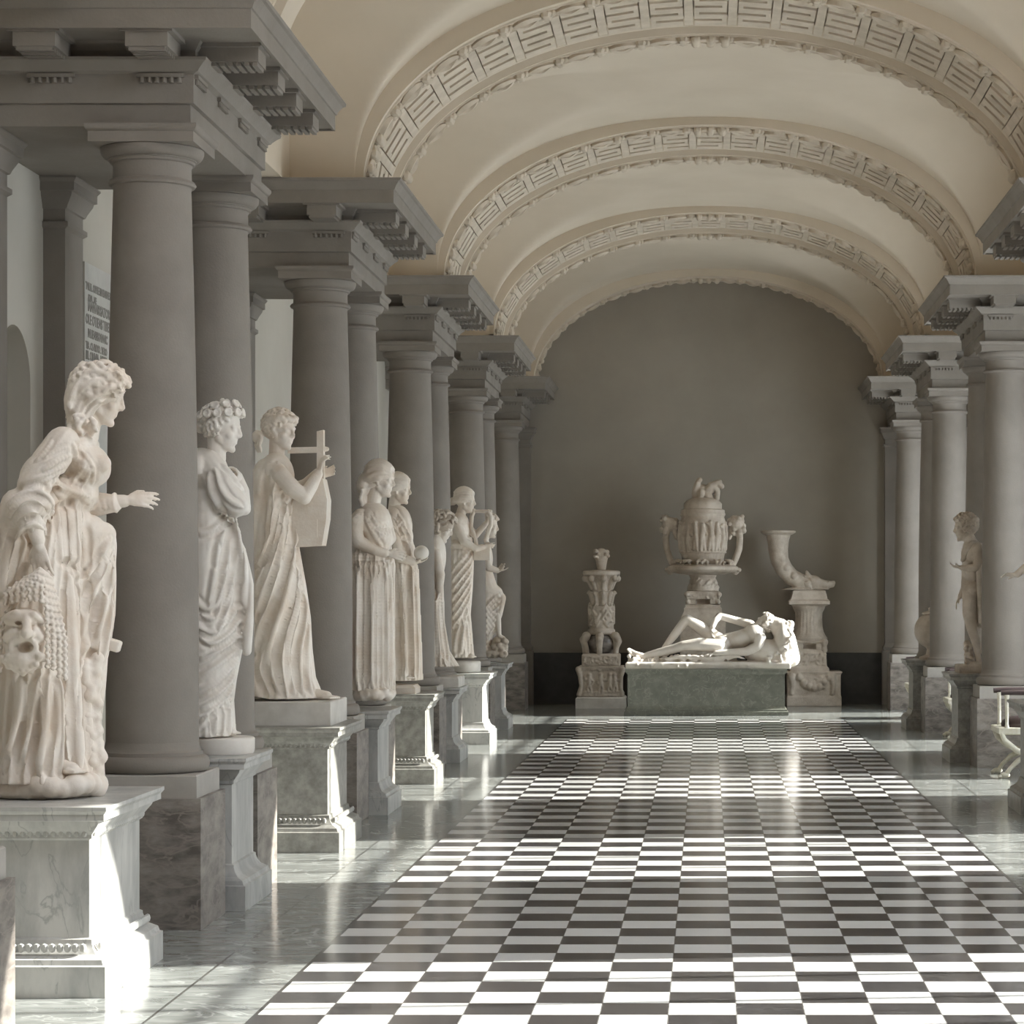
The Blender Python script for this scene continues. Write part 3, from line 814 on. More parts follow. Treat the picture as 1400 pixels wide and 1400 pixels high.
    def foot(s, heel, toe, rpx):
        b = s.cur; r = rpx*s.k; d = (toe-heel); l = d.length; d.normalize(); sd = d.cross(Vector((0,0,1))).normalized()
        b.cap(heel + Vector((0,0,r*.8)), r, heel + d*l*.6 + Vector((0,0,r*.5)), r*.85)
        for i in range(5):
            o = (i-2)*r*.42; b.cap(heel + d*l*.55 + sd*o + Vector((0,0,r*.35)), r*.38, heel + d*l*(1-.045*i) + sd*o*1.05 + Vector((0,0,r*.25)), r*.27)
        s.tree = None; return s

def statue(name, label, Y0, x, zb, cat='statue', group='marble statues along the hall'):
    return thing(name, label, cat, ((x-VX)*Y0/F, Y0, zb), group)
exec_order = []
# ------------------------------------------------------------------ bowed statue with mask (nearest)
Y0 = 10.33; g = Fig(Y0)
e = statue('draped_statue', 'bowed marble woman resting on her raised knee and holding a bearded theatre mask', Y0, 65, ZP)
g.on('drapery')
g.ell(106, 618, 0, 28, 26, 58, 30).ell(124, 636, 0, 25, 30, 50, 20).ell(106, 672, 0, 27, 30, 46, 20).ell(84, 716, 0, 40, 40, 56)
g.ell(90, 672, -.04, 26, 22, 48).ball(138, 634, -.07, 12.5).ball(140, 634, .07, 12.5).chain([(96, 602, 0, 16), (120, 606, .05, 12)])
g.loft([(690, 50, 112, 0, .16, .2), (730, 30, 116, 0, .20, .4), (800, 14, 112, 0, .22, .8), (900, 2, 116, 0, .25, 1), (1000, -8, 122, 0, .27, 1.1), (1066, -12, 126, 0, .28, 1.2)], 26, 3.4, 3)
g.chain([(84, 728, .02, 31), (120, 729, .04, 27), (141, 731, .07, 18)])
g.loft([(716, 96, 142, .06, .09, 0), (726, 92, 157, .07, .10, .1), (745, 92, 158, .08, .11, .3), (790, 94, 156, .08, .11, .8), (840, 98, 153, .07, .10, 1), (880, 100, 147, .06, .10, 1), (905, 104, 141, .05, .09, 1), (930, 106, 132, .04, .07, 1)], 12, 2.2, 77)
g.chain([(112, 900, .03, 16), (104, 960, 0, 16)])
# near sleeve and the mantle wound round the forearm
g.chain([(86, 606, -.19, 23), (66, 634, -.23, 24), (46, 664, -.26, 22)]).ell(56, 648, -.24, 26, 34, 22, -38)
g.ell(42, 694, -.27, 33, 24, 30, 12).ell(40, 716, -.28, 24, 18, 24)
g.chain([(24, 690, -.26, 22), (10, 740, -.22, 22), (2, 800, -.18, 20), (-2, 850, -.14, 16)])
# far sleeve
g.chain([(116, 616, .18, 17), (114, 655, .20, 16), (108, 690, .15, 15), (134, 691, .13, 15), (156, 688, .12, 12.5)])
g.ell(158, 687, .12, 4, 15, 14, 6)
# belt
for o in (0, 5): g.fold([(72, 652+o), (90, 664+o), (108, 673+o), (122, 674+o)], 3.2)
for pts, r in (
    ([(94, 786), (98, 860), (104, 960), (110, 1056)], 6), ([(106, 776), (112, 860), (120, 980), (124, 1056)], 5), ([(82, 930), (84, 990), (80, 1058)], 4.5),
    ([(54, 925), (44, 990), (24, 1056)], 4), ([(66, 925), (62, 990), (52, 1060)], 4.5), ([(30, 925), (22, 990), (4, 1056)], 4), ([(74, 930), (76, 1000), (70, 1062)], 3.5),
    ([(101, 690), (104, 730), (104, 772)], 5.5), ([(90, 690), (94, 730), (96, 772)], 4.5), ([(80, 690), (84, 730), (86, 770)], 3.5), ([(112, 692), (112, 740), (112, 776)], 4),
    ([(152, 736), (132, 776), (106, 806)], 4), ([(155, 748), (134, 800), (106, 838)], 4.5), ([(156, 760), (144, 830), (116, 900)], 4.5), ([(157, 750), (152, 830), (140, 905)], 4), 
    ([(140, 760), (120, 850), (110, 920), (108, 1000)], 4), ([(150, 800), (136, 880), (130, 906)], 3.5),
    ([(104, 628), (88, 652)], 2.5), ([(116, 636), (98, 662)], 2.5), ([(126, 640), (112, 668)], 2.2), ([(112, 616), (128, 640), (126, 664)], 2.5),
    ([(100, 606), (104, 620), (98, 640), (84, 654)], 3),
    ([(98, 622), (80, 630), (56, 644)], 2.6), ([(94, 634), (72, 646), (46, 656)], 2.6), ([(84, 646), (62, 658), (38, 666)], 2.6), ([(72, 600), (62, 616), (46, 632)], 2.6), ([(96, 610), (76, 616), (56, 628)], 2.2),
    ([(8, 706), (22, 682), (48, 672), (68, 686), (72, 704)], 4.5), ([(8, 720), (22, 696), (44, 684), (62, 694), (68, 712)], 4), ([(10, 736), (22, 712), (42, 698), (58, 706), (64, 720)], 4), ([(18, 742), (28, 724), (44, 712), (58, 720), (62, 732)], 3.6),
    ([(28, 716), (14, 760), (6, 820)], 5), ([(14, 712), (2, 760), (-6, 820)], 5), ([(34, 736), (24, 770), (18, 800)], 4.5),
    ([(120, 684), (126, 698)], 2.4), ([(140, 680), (144, 698)], 2.2)): g.fold(pts, r)
sculpt('drapery', g.m['drapery'], M_STATUE, e, .0062, 2, ZP+.03, folds=g.fl.get('drapery', ()))
g.on('body')
g.head(138, 543, 0, 76, -8, -14, 0, False).neck(116, 596, 0, 19)
g.ell(110, 612, 0, 24, 18, 52, 20).chain([(112, 608, 0, 18), (104, 660, 0, 18)])
g.chain([(104, 660, -.0, 16), (46, 690, -.24, 12), (48, 725, -.29, 11), (52, 738, -.30, 9.5)])
g.hand(g.p(53, 744, -.30), (.12, 0, -1), (.2, 1, 0), .168, .25, -1)
g.chain([(104, 620, .12, 14), (112, 680, .16, 11), (156, 686, .12, 10), (170, 685, .12, 9)])
g.hand(g.p(174, 684, .12), (1, .05, .05), (.1, 1, -.35), .148, .42, 1)
g.chain([(92, 700, 0, 24), (98, 1000, -.05, 10)])
g.foot(g.p(80, 1056, -.16), g.p(112, 1058, -.20), 11)
sculpt('body', g.m['body'], M_STATUE, e, .0050, 2)
g.on('hair')
c, f, q, u, h = g.hd
g.curls(150, .075, -.10, .30, 5, .06, 1.02)
g.ell(122, 540, 0, 29, 34, 31).ell(112, 560, 0, 22, 26, 30).ell(111, 578, 0, 19, 19, 30)
rnd = random.Random(4)
for i in range(34):                                   # strands combed back over the crown and down the neck
    t = -1+2*i/33; pts = []
    for k in range(10):
        w = k/9; a = 1.15+w*2.5; rx = 31-3*abs(t); ry = 36*math.sqrt(max(.05, 1-.75*t*t))
        pts.append(g.p(124+rx*math.cos(a)-3*w, 541-ry*math.sin(a)+w*10+rnd.uniform(-1, 1), t*.105))
    g.cur.tube(pts, [.009, .012, .013, .013, .013, .013, .013, .012, .011, .008], 6)
for pts in ([(160, 520), (134, 508), (106, 524), (97, 556)], [(160, 527), (134, 519), (108, 536), (99, 566)], [(157, 533), (134, 530), (111, 546), (103, 576)], [(152, 538), (134, 540), (114, 556), (106, 584)], [(146, 544), (132, 549), (118, 566), (110, 590)], [(152, 515), (126, 506), (102, 530), (95, 548)], [(138, 552), (128, 560), (122, 574), (116, 592)]): g.fold(pts, 2.6, 3.0, 0)
for i in range(24):                                   # loose ends on the neck
    a = g.p(98+rnd.uniform(-6, 28), 572+rnd.uniform(-8, 10), rnd.uniform(-.125, .10)); l = rnd.uniform(12, 24)
    g.cur.tube([a + Vector((math.sin(k*1.7+i)*.007 + k*.003, math.cos(k*1.7+i)*.007, -k*l/6*g.k)) for k in range(7)], [.010, .013, .014, .014, .013, .011, .006], 7)
for i in range(26):                                   # curls piled over the brow
    g.cur.tube([g.p(150+rnd.uniform(-10, 16), 520+rnd.uniform(-12, 18), rnd.uniform(-.10, .03)) + Vector((.012*math.cos(k*1.5), .006*k, .012*math.sin(k*1.5))) for k in range(6)], [.006, .011, .012, .011, .009, .005], 7)
sculpt('hair', g.m['hair'], M_STATUE, e, .0052, 1)
# mask
g.on('mask'); K = g.k
g.ell(33, 872, -.36, 28, 40, 22).ell(33, 846, -.38, 27, 14, 22).ell(32, 900, -.38, 25, 20, 22)
g.chain([(36, 842, -.43, 5), (37, 858, -.46, 6), (36, 866, -.47, 7.5)]).ball(29, 867, -.44, 5).ball(43, 867, -.44, 5)
g.chain([(8, 848, -.40, 4), (22, 838, -.43, 5), (34, 846, -.43, 4.5), (46, 840, -.43, 5), (58, 850, -.40, 4)])
g.chain([(12, 872, -.40, 8), (20, 864, -.41, 8)]).chain([(54, 872, -.40, 8), (48, 864, -.41, 8)])
m = 14
g.cur.chain([(g.p(32+17*math.cos(2*PI*k/m), 885+13*math.sin(2*PI*k/m), -.425), 4.2*K) for k in range(m+1)])
rnd = random.Random(2)
for i in range(46):
    a = PI*(.02+.96*rnd.random()); r = rnd.uniform(.75, 1.15); g.ball(32+27*r*math.cos(a), 893+24*r*math.sin(a), -.40+.02*rnd.random()-.03*(r < .95), rnd.uniform(3.2, 4.6))
cut = Fig(Y0); cut.on('c').ell(32, 885, -.46, 11.5, 8, 26); cut.ell(23, 852, -.46, 5, 3.2, 16); cut.ell(48, 852, -.46, 5, 3.2, 16)
mk = sculpt('mask', g.m['mask'], M_STATUE, e, .0050, 1, None, cut.m['c'])
mk['label'] = 'tragic theatre mask with open mouth and plaited hair'
g.on('plaits')
for i in range(13):
    t = i/12; x1 = -8+97*t; y1 = 832+(88 if (t < .12 or t > .70) else 0) + (8 if t > .9 else 0) - 12*math.sin(PI*t)
    x0 = 46+20*t; y0 = 778+8*abs(t-.5)*2; dd = -.365-.05*math.sin(PI*t)
    n = int(math.hypot(x1-x0, y1-y0)/4.6)
    for k in range(n+1):
        w = k/n; bx = x0+(x1-x0)*min(1, w*1.6)**.8; by = y0+(y1-y0)*w; sgn = 1 if k % 2 else -1
        g.cur.ell(g.p(bx+sgn*.8, by, dd + .03*(1-w)-.015*math.sin(PI*w)), (Vector((.8,0,.6*sgn)), Vector((0,1,0)), Vector((-.6*sgn,0,.8))), (3.7*K, 4.4*K, 2.6*K), 8, 6)
pk = sculpt('plaits', g.m['plaits'], M_STATUE, mk, .0036, 1)
# rock
g.on('rock_base'); rnd = random.Random(8)
g.ell(62, 1078, .02, 82, 18, 88)
for i in range(26):
    a = 2*PI*i/26; g.ball(62+70*math.cos(a), 1074+rnd.uniform(-4, 6), .02+.26*math.sin(a), rnd.uniform(11, 17))
g.chain([(138, 895, .10, 10), (130, 940, .08, 15), (122, 985, .08, 17), (122, 1030, .08, 20), (124, 1066, .06, 20)])
for y in range(900, 1075, 9): g.ball(131+rnd.uniform(-6, 4)+(y-905)*.02, y, .0, rnd.uniform(7, 12)); g.ball(120+rnd.uniform(-6, 6), y+6, -.03, rnd.uniform(7, 10))
g.cur.obox(g.p(152, 881, .10), (Vector((.94,0,-.28)), Vector((0,1,0)), Vector((.28,0,.94))), .042, .03, .026)
sculpt('rock_base', g.m['rock_base'], M_STATUE, e, .0085, 2, ZP+.001)

# ------------------------------------------------------------------ flower-wreathed statue between the first two columns
Y0 = 12.78; g = Fig(Y0); ZB = .775+.085
e = statue('draped_statue', 'marble woman with a wreath of flowers, wrapped in a mantle between the two nearest columns', Y0, 300, .775)
g.on('drapery')
g.ell(287, 650, 0, 25, 36, 46).ell(285, 690, 0, 28, 40, 44).ell(276, 640, -.02, 24, 28, 50)
g.chain([(296, 628, 0, 9), (284, 634, -.10, 20), (303, 662, -.15, 21), (324, 690, -.15, 16)]).chain([(324, 694, -.14, 15), (334, 696, -.12, 9)]).ell(308, 676, -.14, 26, 20, 22, -38)
g.chain([(332, 694, -.10, 11), (330, 672, -.04, 11), (324, 654, .02, 9)])
g.loft([(660, 258, 312, 0, .14, 0), (705, 252, 318, 0, .16, .2), (744, 248, 327, 0, .18, .3), (785, 246, 332, 0, .19, .3), (850, 248, 332, 0, .19, .4), (890, 250, 330, 0, .18, .4), (930, 250, 322, 0, .17, .5), (958, 252, 318, 0, .16, .8), (1006, 262, 320, 0, .17, 1.6)], 22, .8, 5)
g.chain([(320, 715, -.08, 6), (330, 752, -.06, 8), (338, 800, -.05, 9), (339, 850, -.05, 8), (337, 890, -.05, 7)])
for pts, r in (
    ([(286, 648), (288, 672), (300, 694), (312, 702)], 3.4), ([(293, 640), (300, 664), (314, 684), (332, 694)], 2.8), ([(304, 634), (318, 650), (334, 674)], 2.6),
    ([(314, 704), (304, 730), (296, 775)], 3.5), ([(318, 708), (314, 744), (306, 800)], 3.2), ([(322, 708), (326, 750), (324, 800)], 3.4), ([(312, 704), (296, 722), (276, 730), (266, 724)], 3), ([(326, 720), (334, 770), (330, 850)], 3),
    ([(298, 742), (292, 790), (286, 830)], 2.6), ([(310, 770), (304, 810), (296, 846)], 2.6), ([(322, 780), (312, 830), (298, 866)], 2.6),
    ([(266, 812), (276, 832), (290, 832), (300, 812), (316, 774)], 2.8), ([(266, 848), (282, 866), (304, 858), (330, 824)], 3), ([(268, 862), (288, 880), (312, 868), (332, 838)], 3), ([(272, 836), (284, 846), (296, 842), (318, 800)], 2.4),
    ([(330, 868), (300, 890), (268, 912)], 3), ([(328, 884), (300, 908), (266, 932)], 3), ([(326, 900), (304, 928), (266, 952)], 3), ([(322, 918), (302, 946), (266, 968)], 3.2), ([(320, 936), (304, 960), (268, 980)], 3), ([(328, 876), (290, 894), (266, 900)], 2.2), ([(318, 955), (296, 972), (266, 984)], 3),
    ([(298, 968), (294, 1004)], 3), ([(306, 966), (304, 1004)], 3), ([(314, 962), (315, 1004)], 2.6), ([(286, 976), (274, 992), (266, 1002)], 2.6)): g.fold(pts, r)
sculpt('drapery', g.m['drapery'], M_STATUE3, e, .0070, 2, ZB, folds=g.fl.get('drapery', ()))
g.on('body').head(304, 586, 0, 64, 6, -8, 0).neck(296, 628, 0, 13)
g.ell(288, 640, 0, 22, 18, 40).chain([(296, 630, 0, 12), (286, 700, 0, 20), (288, 990, 0, 14)])
g.hand(g.p(329, 664, -.02), (-.1, .15, 1), (-1, .2, 0), .14, .8, 1).chain([(288, 640, .0, 12), (329, 672, -.01, 9)])
g.foot(g.p(308, 1003, -.03), g.p(326, 1004, -.06), 6)
sculpt('body', g.m['body'], M_STATUE3, e, .0055, 2)
g.on('hair'); g.curls(150, .055, -.22, .22, 9, .02); g.cur.ell(g.hd[0] - g.hd[1]*.47*g.hd[4], g.hd[1:4], (.15*g.hd[4], .16*g.hd[4], .17*g.hd[4]))
sculpt('hair', g.m['hair'], M_STATUE3, e, .006, 1)
g.on('flower_wreath'); c, f, q, u, h = g.hd
for row, (nk, ra, hu) in enumerate(((13, .40, .27), (9, .28, .42))):
    for k in range(nk):
        a = 2*PI*(k+.5*row)/nk; ctr = c + (f*(ra*math.cos(a)-.08) + q*ra*.9*math.sin(a) + u*(hu+.10*math.cos(a)))*h; nr = (f*math.cos(a) + q*math.sin(a) + u*(.35+.5*row)).normalized(); t1 = nr.orthogonal().normalized(); t2 = nr.cross(t1)
        g.cur.chain([(ctr + (t1*math.cos(2*PI*j/8) + t2*math.sin(2*PI*j/8))*.075*h + nr*.09*h, .030*h) for j in range(9)]); g.cur.ball(ctr + nr*.08*h, .03*h); g.cur.ball(ctr + nr*.02*h, .075*h)
for k in range(5): g.cur.ball(c + (f*(-.02+.06*math.cos(k*1.3)) + q*.08*math.sin(k*1.3) + u*(.57+.02*(k % 2)))*h, .06*h)
sculpt('flower_wreath', g.m['flower_wreath'], M_STATUE3, e, .0042, 1)
b = MB()
b.lathe((303-VX)*Y0/F, Y0, [(.165, .776), (.172, .79), (.172, .855), (.165, .862)], 40); build('plinth', b, M_STATUE3, e)

# ------------------------------------------------------------------ statue with the big lyre
Y0 = 15.6; g = Fig(Y0); ZB = .925
e = statue('draped_statue', 'striding marble figure in a sweeping gown playing a tall box lyre', Y0, 385, .775)
g.on('drapery')
g.ell(378, 652, 0, 24, 34, 40).ell(384, 668, -.02, 19, 20, 36).ell(378, 690, 0, 25, 24, 36).ell(364, 660, .02, 20, 34, 40)
g.loft([(680, 356, 404, 0, .16, .2), (715, 352, 407, 0, .17, .5), (750, 350, 408, 0, .18, .7), (800, 346, 417, 0, .20, .8), (844, 343, 423, 0, .22, 1), (887, 341, 425, 0, .23, 1.2), (926, 341, 429, 0, .24, 1.5), (954, 338, 440, 0, .26, 1.7)], 22, .7, 11)
g.chain([(362, 640, -.08, 13), (356, 690, -.06, 14), (352, 740, -.02, 13), (350, 775, .02, 10)])
g.chain([(372, 634, -.06, 8), (371, 680, -.10, 7), (366, 740, -.12, 6), (356, 768, -.12, 5)])
for o in (0, 4.5): g.fold([(374, 677+o), (388, 678+o), (403, 674+o)], 2.6)
for pts, r in (
    ([(380, 632), (376, 660), (372, 700), (366, 745), (352, 772)], 4.5), ([(370, 636), (366, 690), (360, 740)], 3),
    ([(392, 688), (384, 730), (366, 790), (348, 850)], 3.8), ([(398, 690), (392, 740), (372, 810), (346, 884)], 3.6), ([(384, 690), (374, 740), (356, 790), (346, 820)], 3.2), ([(376, 692), (366, 740), (348, 776)], 3),
    ([(402, 700), (400, 760), (380, 840), (360, 900), (356, 918), (370, 950)], 5), ([(404, 740), (398, 800), (378, 862), (370, 900), (376, 930), (386, 950)], 4.6), ([(409, 770), (404, 820), (390, 870), (386, 910), (392, 950)], 4.2), ([(413, 790), (408, 840), (398, 880), (397, 915), (402, 948)], 3.8), ([(417, 812), (416, 850), (409, 890), (409, 920), (414, 948)], 3.6), ([(421, 845), (420, 890), (421, 930), (428, 950)], 3.2),
    ([(346, 900), (350, 930), (354, 952)], 4.5), ([(394, 700), (398, 740), (404, 780)], 2.4), ([(404, 690), (406, 740), (407, 780)], 2.6), ([(388, 700), (388, 740), (380, 780)], 2.4), ([(386, 640), (384, 662), (378, 676)], 2.4), ([(396, 652), (392, 666), (382, 676)], 2.2)): g.fold(pts, r)
sculpt('drapery', g.m['drapery'], M_STATUE, e, .0080, 2, ZB, folds=g.fl.get('drapery', ()))
g.on('body').head(384, 589, 0, 54, 30, -4, 0).neck(378, 630, 0, 11)
g.ell(377, 644, 0, 20, 20, 38).chain([(378, 636, 0, 12), (380, 720, 0, 14), (386, 900, 0, 8)])
g.chain([(378, 644, -.12, 13), (384, 650, -.17, 12), (400, 668, -.19, 11.5), (416, 680, -.18, 10)]).chain([(416, 680, -.18, 10), (426, 664, -.14, 9), (435, 648, -.10, 6.5)])
g.hand(g.p(436, 645, -.10), (.25, .1, 1), (.75, .5, -.2), .145, .5, 1)
g.chain([(380, 644, .14, 11), (404, 668, .20, 9), (418, 662, .16, 8), (434, 646, .06, 6)]).hand(g.p(440, 650, .05), (.8, 0, .35), (.2, -1, 0), .13, .6, -1)
g.foot(g.p(428, 955, -.05), g.p(460, 956, -.10), 8)
sculpt('body', g.m['body'], M_STATUE, e, .0060, 2)
g.on('hair'); g.curls(170, .06, -.20, .22, 13, .02); c, f, q, u, h = g.hd; g.ell(352, 597, -.02, 8, 9, 9)
for k in range(22):
    a = -PI*.62 + PI*1.24*k/21; g.cur.ball(c + (f*(.40*math.cos(a)-.03) + q*.37*math.sin(a) + u*(.30+.04*math.cos(k*2.3)))*h, .075*h)
for i in range(4):
    g.cur.tube([g.p(356-i*1.5+math.sin(k*1.6)*1.6, 594+k*5, -.08+.03*i) for k in range(6)], [.012, .014, .014, .013, .012, .006], 7)
sculpt('hair', g.m['hair'], M_STATUE, e, .0058, 1)
ly = MB(); yl = Y0+.02
def slab(b, pts, y0, y1):
    n = len(pts); b.add([(p.x, y0, p.z) for p in pts] + [(p.x, y1, p.z) for p in pts],
        [tuple(range(n)), tuple(range(2*n-1, n-1, -1))] + [(i, i+n, (i+1) % n+n, (i+1) % n) for i in range(n)])
pp = lambda L: [P(x, y, yl) for x, y in L]
slab(ly, pp([(404, 748), (402, 690), (412, 668), (444, 655), (450, 684), (449, 710), (443, 746)]), yl-.09, yl+.09)
lo = build('lyre', ly, M_STATUE, e, False); lo['label'] = 'tall box lyre with upright arm and crossbar'
bb = MB(); slab(bb, pp([(409, 738), (409, 714), (437, 711), (437, 735)]), yl-.10, yl-.085); build('sound_panel', bb, M_STATUE, lo, False)
bb = MB(); slab(bb, pp([(434, 668), (434, 590), (443, 588), (444, 668)]), yl-.03, yl+.03); build('lyre_arm', bb, M_STATUE, lo, False)
bb = MB(); slab(bb, pp([(394, 620), (394, 612), (436, 611), (436, 619)]), yl-.022, yl+.022); bb.cap(P(444, 614, yl), .018, P(447, 614, yl), .014); build('crossbar', bb, M_STATUE, lo, False)
bl = MB().rect([(0, .776), (0, .920), (-.006, .927)], (330-VX)*Y0/F, -2.36, 15.28, 15.98); build('plinth', bl, M_SLAB, e, False)
# ------------------------------------------------------------------ pleated statue with crossed forearms
Y0 = 17.96; g = Fig(Y0); ZB = .76
e = statue('draped_statue', 'marble woman in a straight pleated gown with forearms crossed at her waist', Y0, 508, .75)
g.on('drapery')
g.ell(510, 716, 0, 26, 30, 34).ell(516, 734, -.03, 21, 22, 30).ell(506, 760, 0, 27, 20, 32).chain([(492, 704, -.13, 9), (486, 716, -.15, 10), (485, 730, -.16, 9)])
g.loft([(742, 482, 534, 0, .15, .2), (764, 480, 536, 0, .165, .8), (773, 480, 537, 0, .165, 1), (800, 480, 536, 0, .17, 1), (900, 479, 536, 0, .18, 1.1), (944, 479, 536, 0, .19, 1.2)], 26, 2.3, 21)
for k in range(13):
    x = 482+k*4.4; g.fold([(x, 752), (x+.5, 762), (x, 771)], 2.0)
for k in range(9):
    x = 483+k*6.3; g.fold([(x, 776), (x-1+.3*k, 850), (x-2+.5*k, 940)], 2.4)
for pts, r in (([(506, 700), (512, 714), (520, 722), (532, 716)], 1.3), ([(502, 704), (510, 722), (522, 732), (534, 724)], 1.3), ([(498, 704), (508, 726), (524, 752)], 1.9), ([(484, 706), (490, 700), (498, 704)], 1.7)): g.fold(pts, r)
sculpt('drapery', g.m['drapery'], M_STATUE, e, .0085, 1, ZB+.05, folds=g.fl.get('drapery', ()))
g.on('body').head(520, 657, 0, 47, 8, -4).neck(510, 692, 0, 10)
g.ell(508, 706, 0, 18, 16, 32).chain([(510, 700, 0, 10), (508, 760, 0, 16), (508, 930, 0, 12)])
g.chain([(490, 708, -.13, 10), (486, 728, -.17, 10), (490, 740, -.18, 9.5), (512, 752, -.16, 7.5), (526, 756, -.13, 6.2)]).hand(g.p(530, 757, -.12), (1, .1, -.15), (0, 1, -.2), .15, .25, 1)
g.chain([(524, 706, .12, 10), (534, 736, .10, 8), (520, 752, -.06, 7)]).hand(g.p(516, 754, -.10), (-1, -.1, -.1), (0, 1, 0), .13, .2, 1)
sculpt('body', g.m['body'], M_STATUE, e, .0065, 1)
g.on('hair'); g.waves(11, .05); c, f, q, u, h = g.hd
for pts in ([(528, 642), (514, 638), (500, 646)], [(528, 648), (514, 646), (500, 654)], [(522, 655), (510, 655), (500, 662)], [(526, 638), (512, 634), (500, 640)], [(516, 662), (506, 664), (498, 672)]): g.fold(pts, 1.9, 1.9, 0)
g.ell(498, 664, .0, 11, 14, 12)
for i in range(7): g.cur.tube([g.p(494+i*2.5+math.sin(k*1.7+i)*1.6, 668+k*5, -.08+.025*i) for k in range(6+i % 3)], [.015]*(6+i % 3), 6)
for s_ in (0, 1): g.cur.tube([c + (f*(.38*math.cos(a)-.05) + q*.38*math.sin(a) + u*(.30+.04*s_))*h for a in [-2.6+5.2*i/20 for i in range(21)]], .04*h, 6)
sculpt('hair', g.m['hair'], M_STATUE, e, .0065, 1)
g.on('rock_base'); rnd = random.Random(3)
for i in range(22): g.ball(508+26*math.cos(i*.2856), 949+rnd.uniform(-3, 3), .18*math.sin(i*.2856), rnd.uniform(7, 9))
g.ell(508, 950, 0, 27, 9, 34); sculpt('rock_base', g.m['rock_base'], M_STATUE, e, .009, 2, .751)

# ------------------------------------------------------------------ statue with globe
Y0 = 20.55; g = Fig(Y0); ZB = .82
e = statue('draped_statue', 'marble woman holding out a globe on her open hand', Y0, 553, .75)
g.on('drapery')
g.ell(544, 720, 0, 20, 30, 28).ell(550, 734, -.02, 15, 18, 26).ell(548, 752, 0, 20, 18, 27)
g.chain([(530, 704, -.10, 8), (538, 722, -.14, 9), (546, 738, -.15, 8)])
g.loft([(738, 530, 564, 0, .14, .2), (764, 530, 567, 0, .15, .6), (780, 531, 570, 0, .155, .9), (840, 533, 572, 0, .16, 1), (900, 535, 574, 0, .165, 1.1), (930, 536, 574, 0, .17, 1.3)], 24, 2.0, 31)
for k in range(8): g.fold([(533+k*5, 772), (534+k*5.1, 840), (535+k*5.3, 926)], 2.2)
for pts, r in (([(532, 700), (546, 716), (558, 728)], 2.2), ([(536, 696), (552, 716), (562, 740)], 2.2), ([(530, 712), (544, 730), (558, 744)], 2.0), ([(548, 720), (556, 740), (562, 762)], 2.2), ([(540, 730), (548, 748), (556, 766)], 2)): g.fold(pts, r)
sculpt('drapery', g.m['drapery'], M_STATUE, e, .0092, 1, ZB, folds=g.fl.get('drapery', ()))
g.on('body').head(545, 670, 0, 40, 6, -2).neck(538, 698, 0, 8)
g.ell(540, 706, 0, 14, 14, 26).chain([(540, 704, 0, 9), (548, 760, 0, 12), (554, 920, 0, 9)])
g.chain([(534, 710, -.12, 8), (540, 738, -.17, 7.5), (548, 762, -.17, 7.5), (564, 768, -.15, 5.5)]).hand(g.p(567, 769, -.14), (1, .1, .12), (0, .1, 1), .13, .35, 1)
g.foot(g.p(552, 927, -.10), g.p(562, 928, -.17), 5)
sculpt('body', g.m['body'], M_STATUE, e, .0070, 1)
g.on('hair').waves(11, .05); sculpt('hair', g.m['hair'], M_STATUE, e, .0068, 1)
b = MB().ball(P(576, 756, Y0-.13), .064, 28, 18); go = build('globe', b, M_STATUE3, e)
b = MB().rect([(0, .751), (0, .80), (-.02, .825)], (534-VX)*Y0/F, (571-VX)*Y0/F, Y0-.17, Y0+.19); build('plinth', b, M_STATUE, e, False)

# ------------------------------------------------------------------ curly headed statue, mostly behind a column
Y0 = 23.2; g = Fig(Y0); ZB = .80
e = statue('draped_statue', 'curly headed marble statue almost hidden behind a column, only a strip of it showing', Y0, 600, .70)
g.on('drapery')
g.ell(596, 760, 0, 14, 34, 22).loft([(770, 582, 604, 0, .14, .4), (850, 580, 605, 0, .15, .8), (890, 580, 611, 0, .17, 1), (911, 580, 623, 0, .2, 1.4)], 20, 1.6, 41)
for k in range(5): g.fold([(588+k*3.5, 770), (590+k*3.6, 840), (590+k*6, 908)], 2)
sculpt('drapery', g.m['drapery'], M_STATUE, e, .0095, 1, ZB, folds=g.fl.get('drapery', ()))
g.on('body').head(604, 722, 0, 38, 10, -20).neck(596, 744, 0, 8).ell(594, 754, 0, 12, 14, 24).chain([(594, 756, 0, 8), (594, 900, 0, 8)])
g.chain([(596, 756, -.12, 7), (602, 786, -.14, 6.5), (601, 806, -.13, 5)]).hand(g.p(600, 810, -.13), (-.2, 0, -1), (-1, 0, 0), .13, .5, 1)
sculpt('body', g.m['body'], M_STATUE, e, .0075, 1)
g.on('hair').curls(140, .085, -.45, .22, 6, .06, 1.05); sculpt('hair', g.m['hair'], M_STATUE2, e, .0065, 1)
b = MB().rect([(0, .701), (0, .785), (-.01, .80)], (570-VX)*Y0/F, (631-VX)*Y0/F, Y0-.3, Y0+.3); build('plinth', b, M_SLAB, e, False)

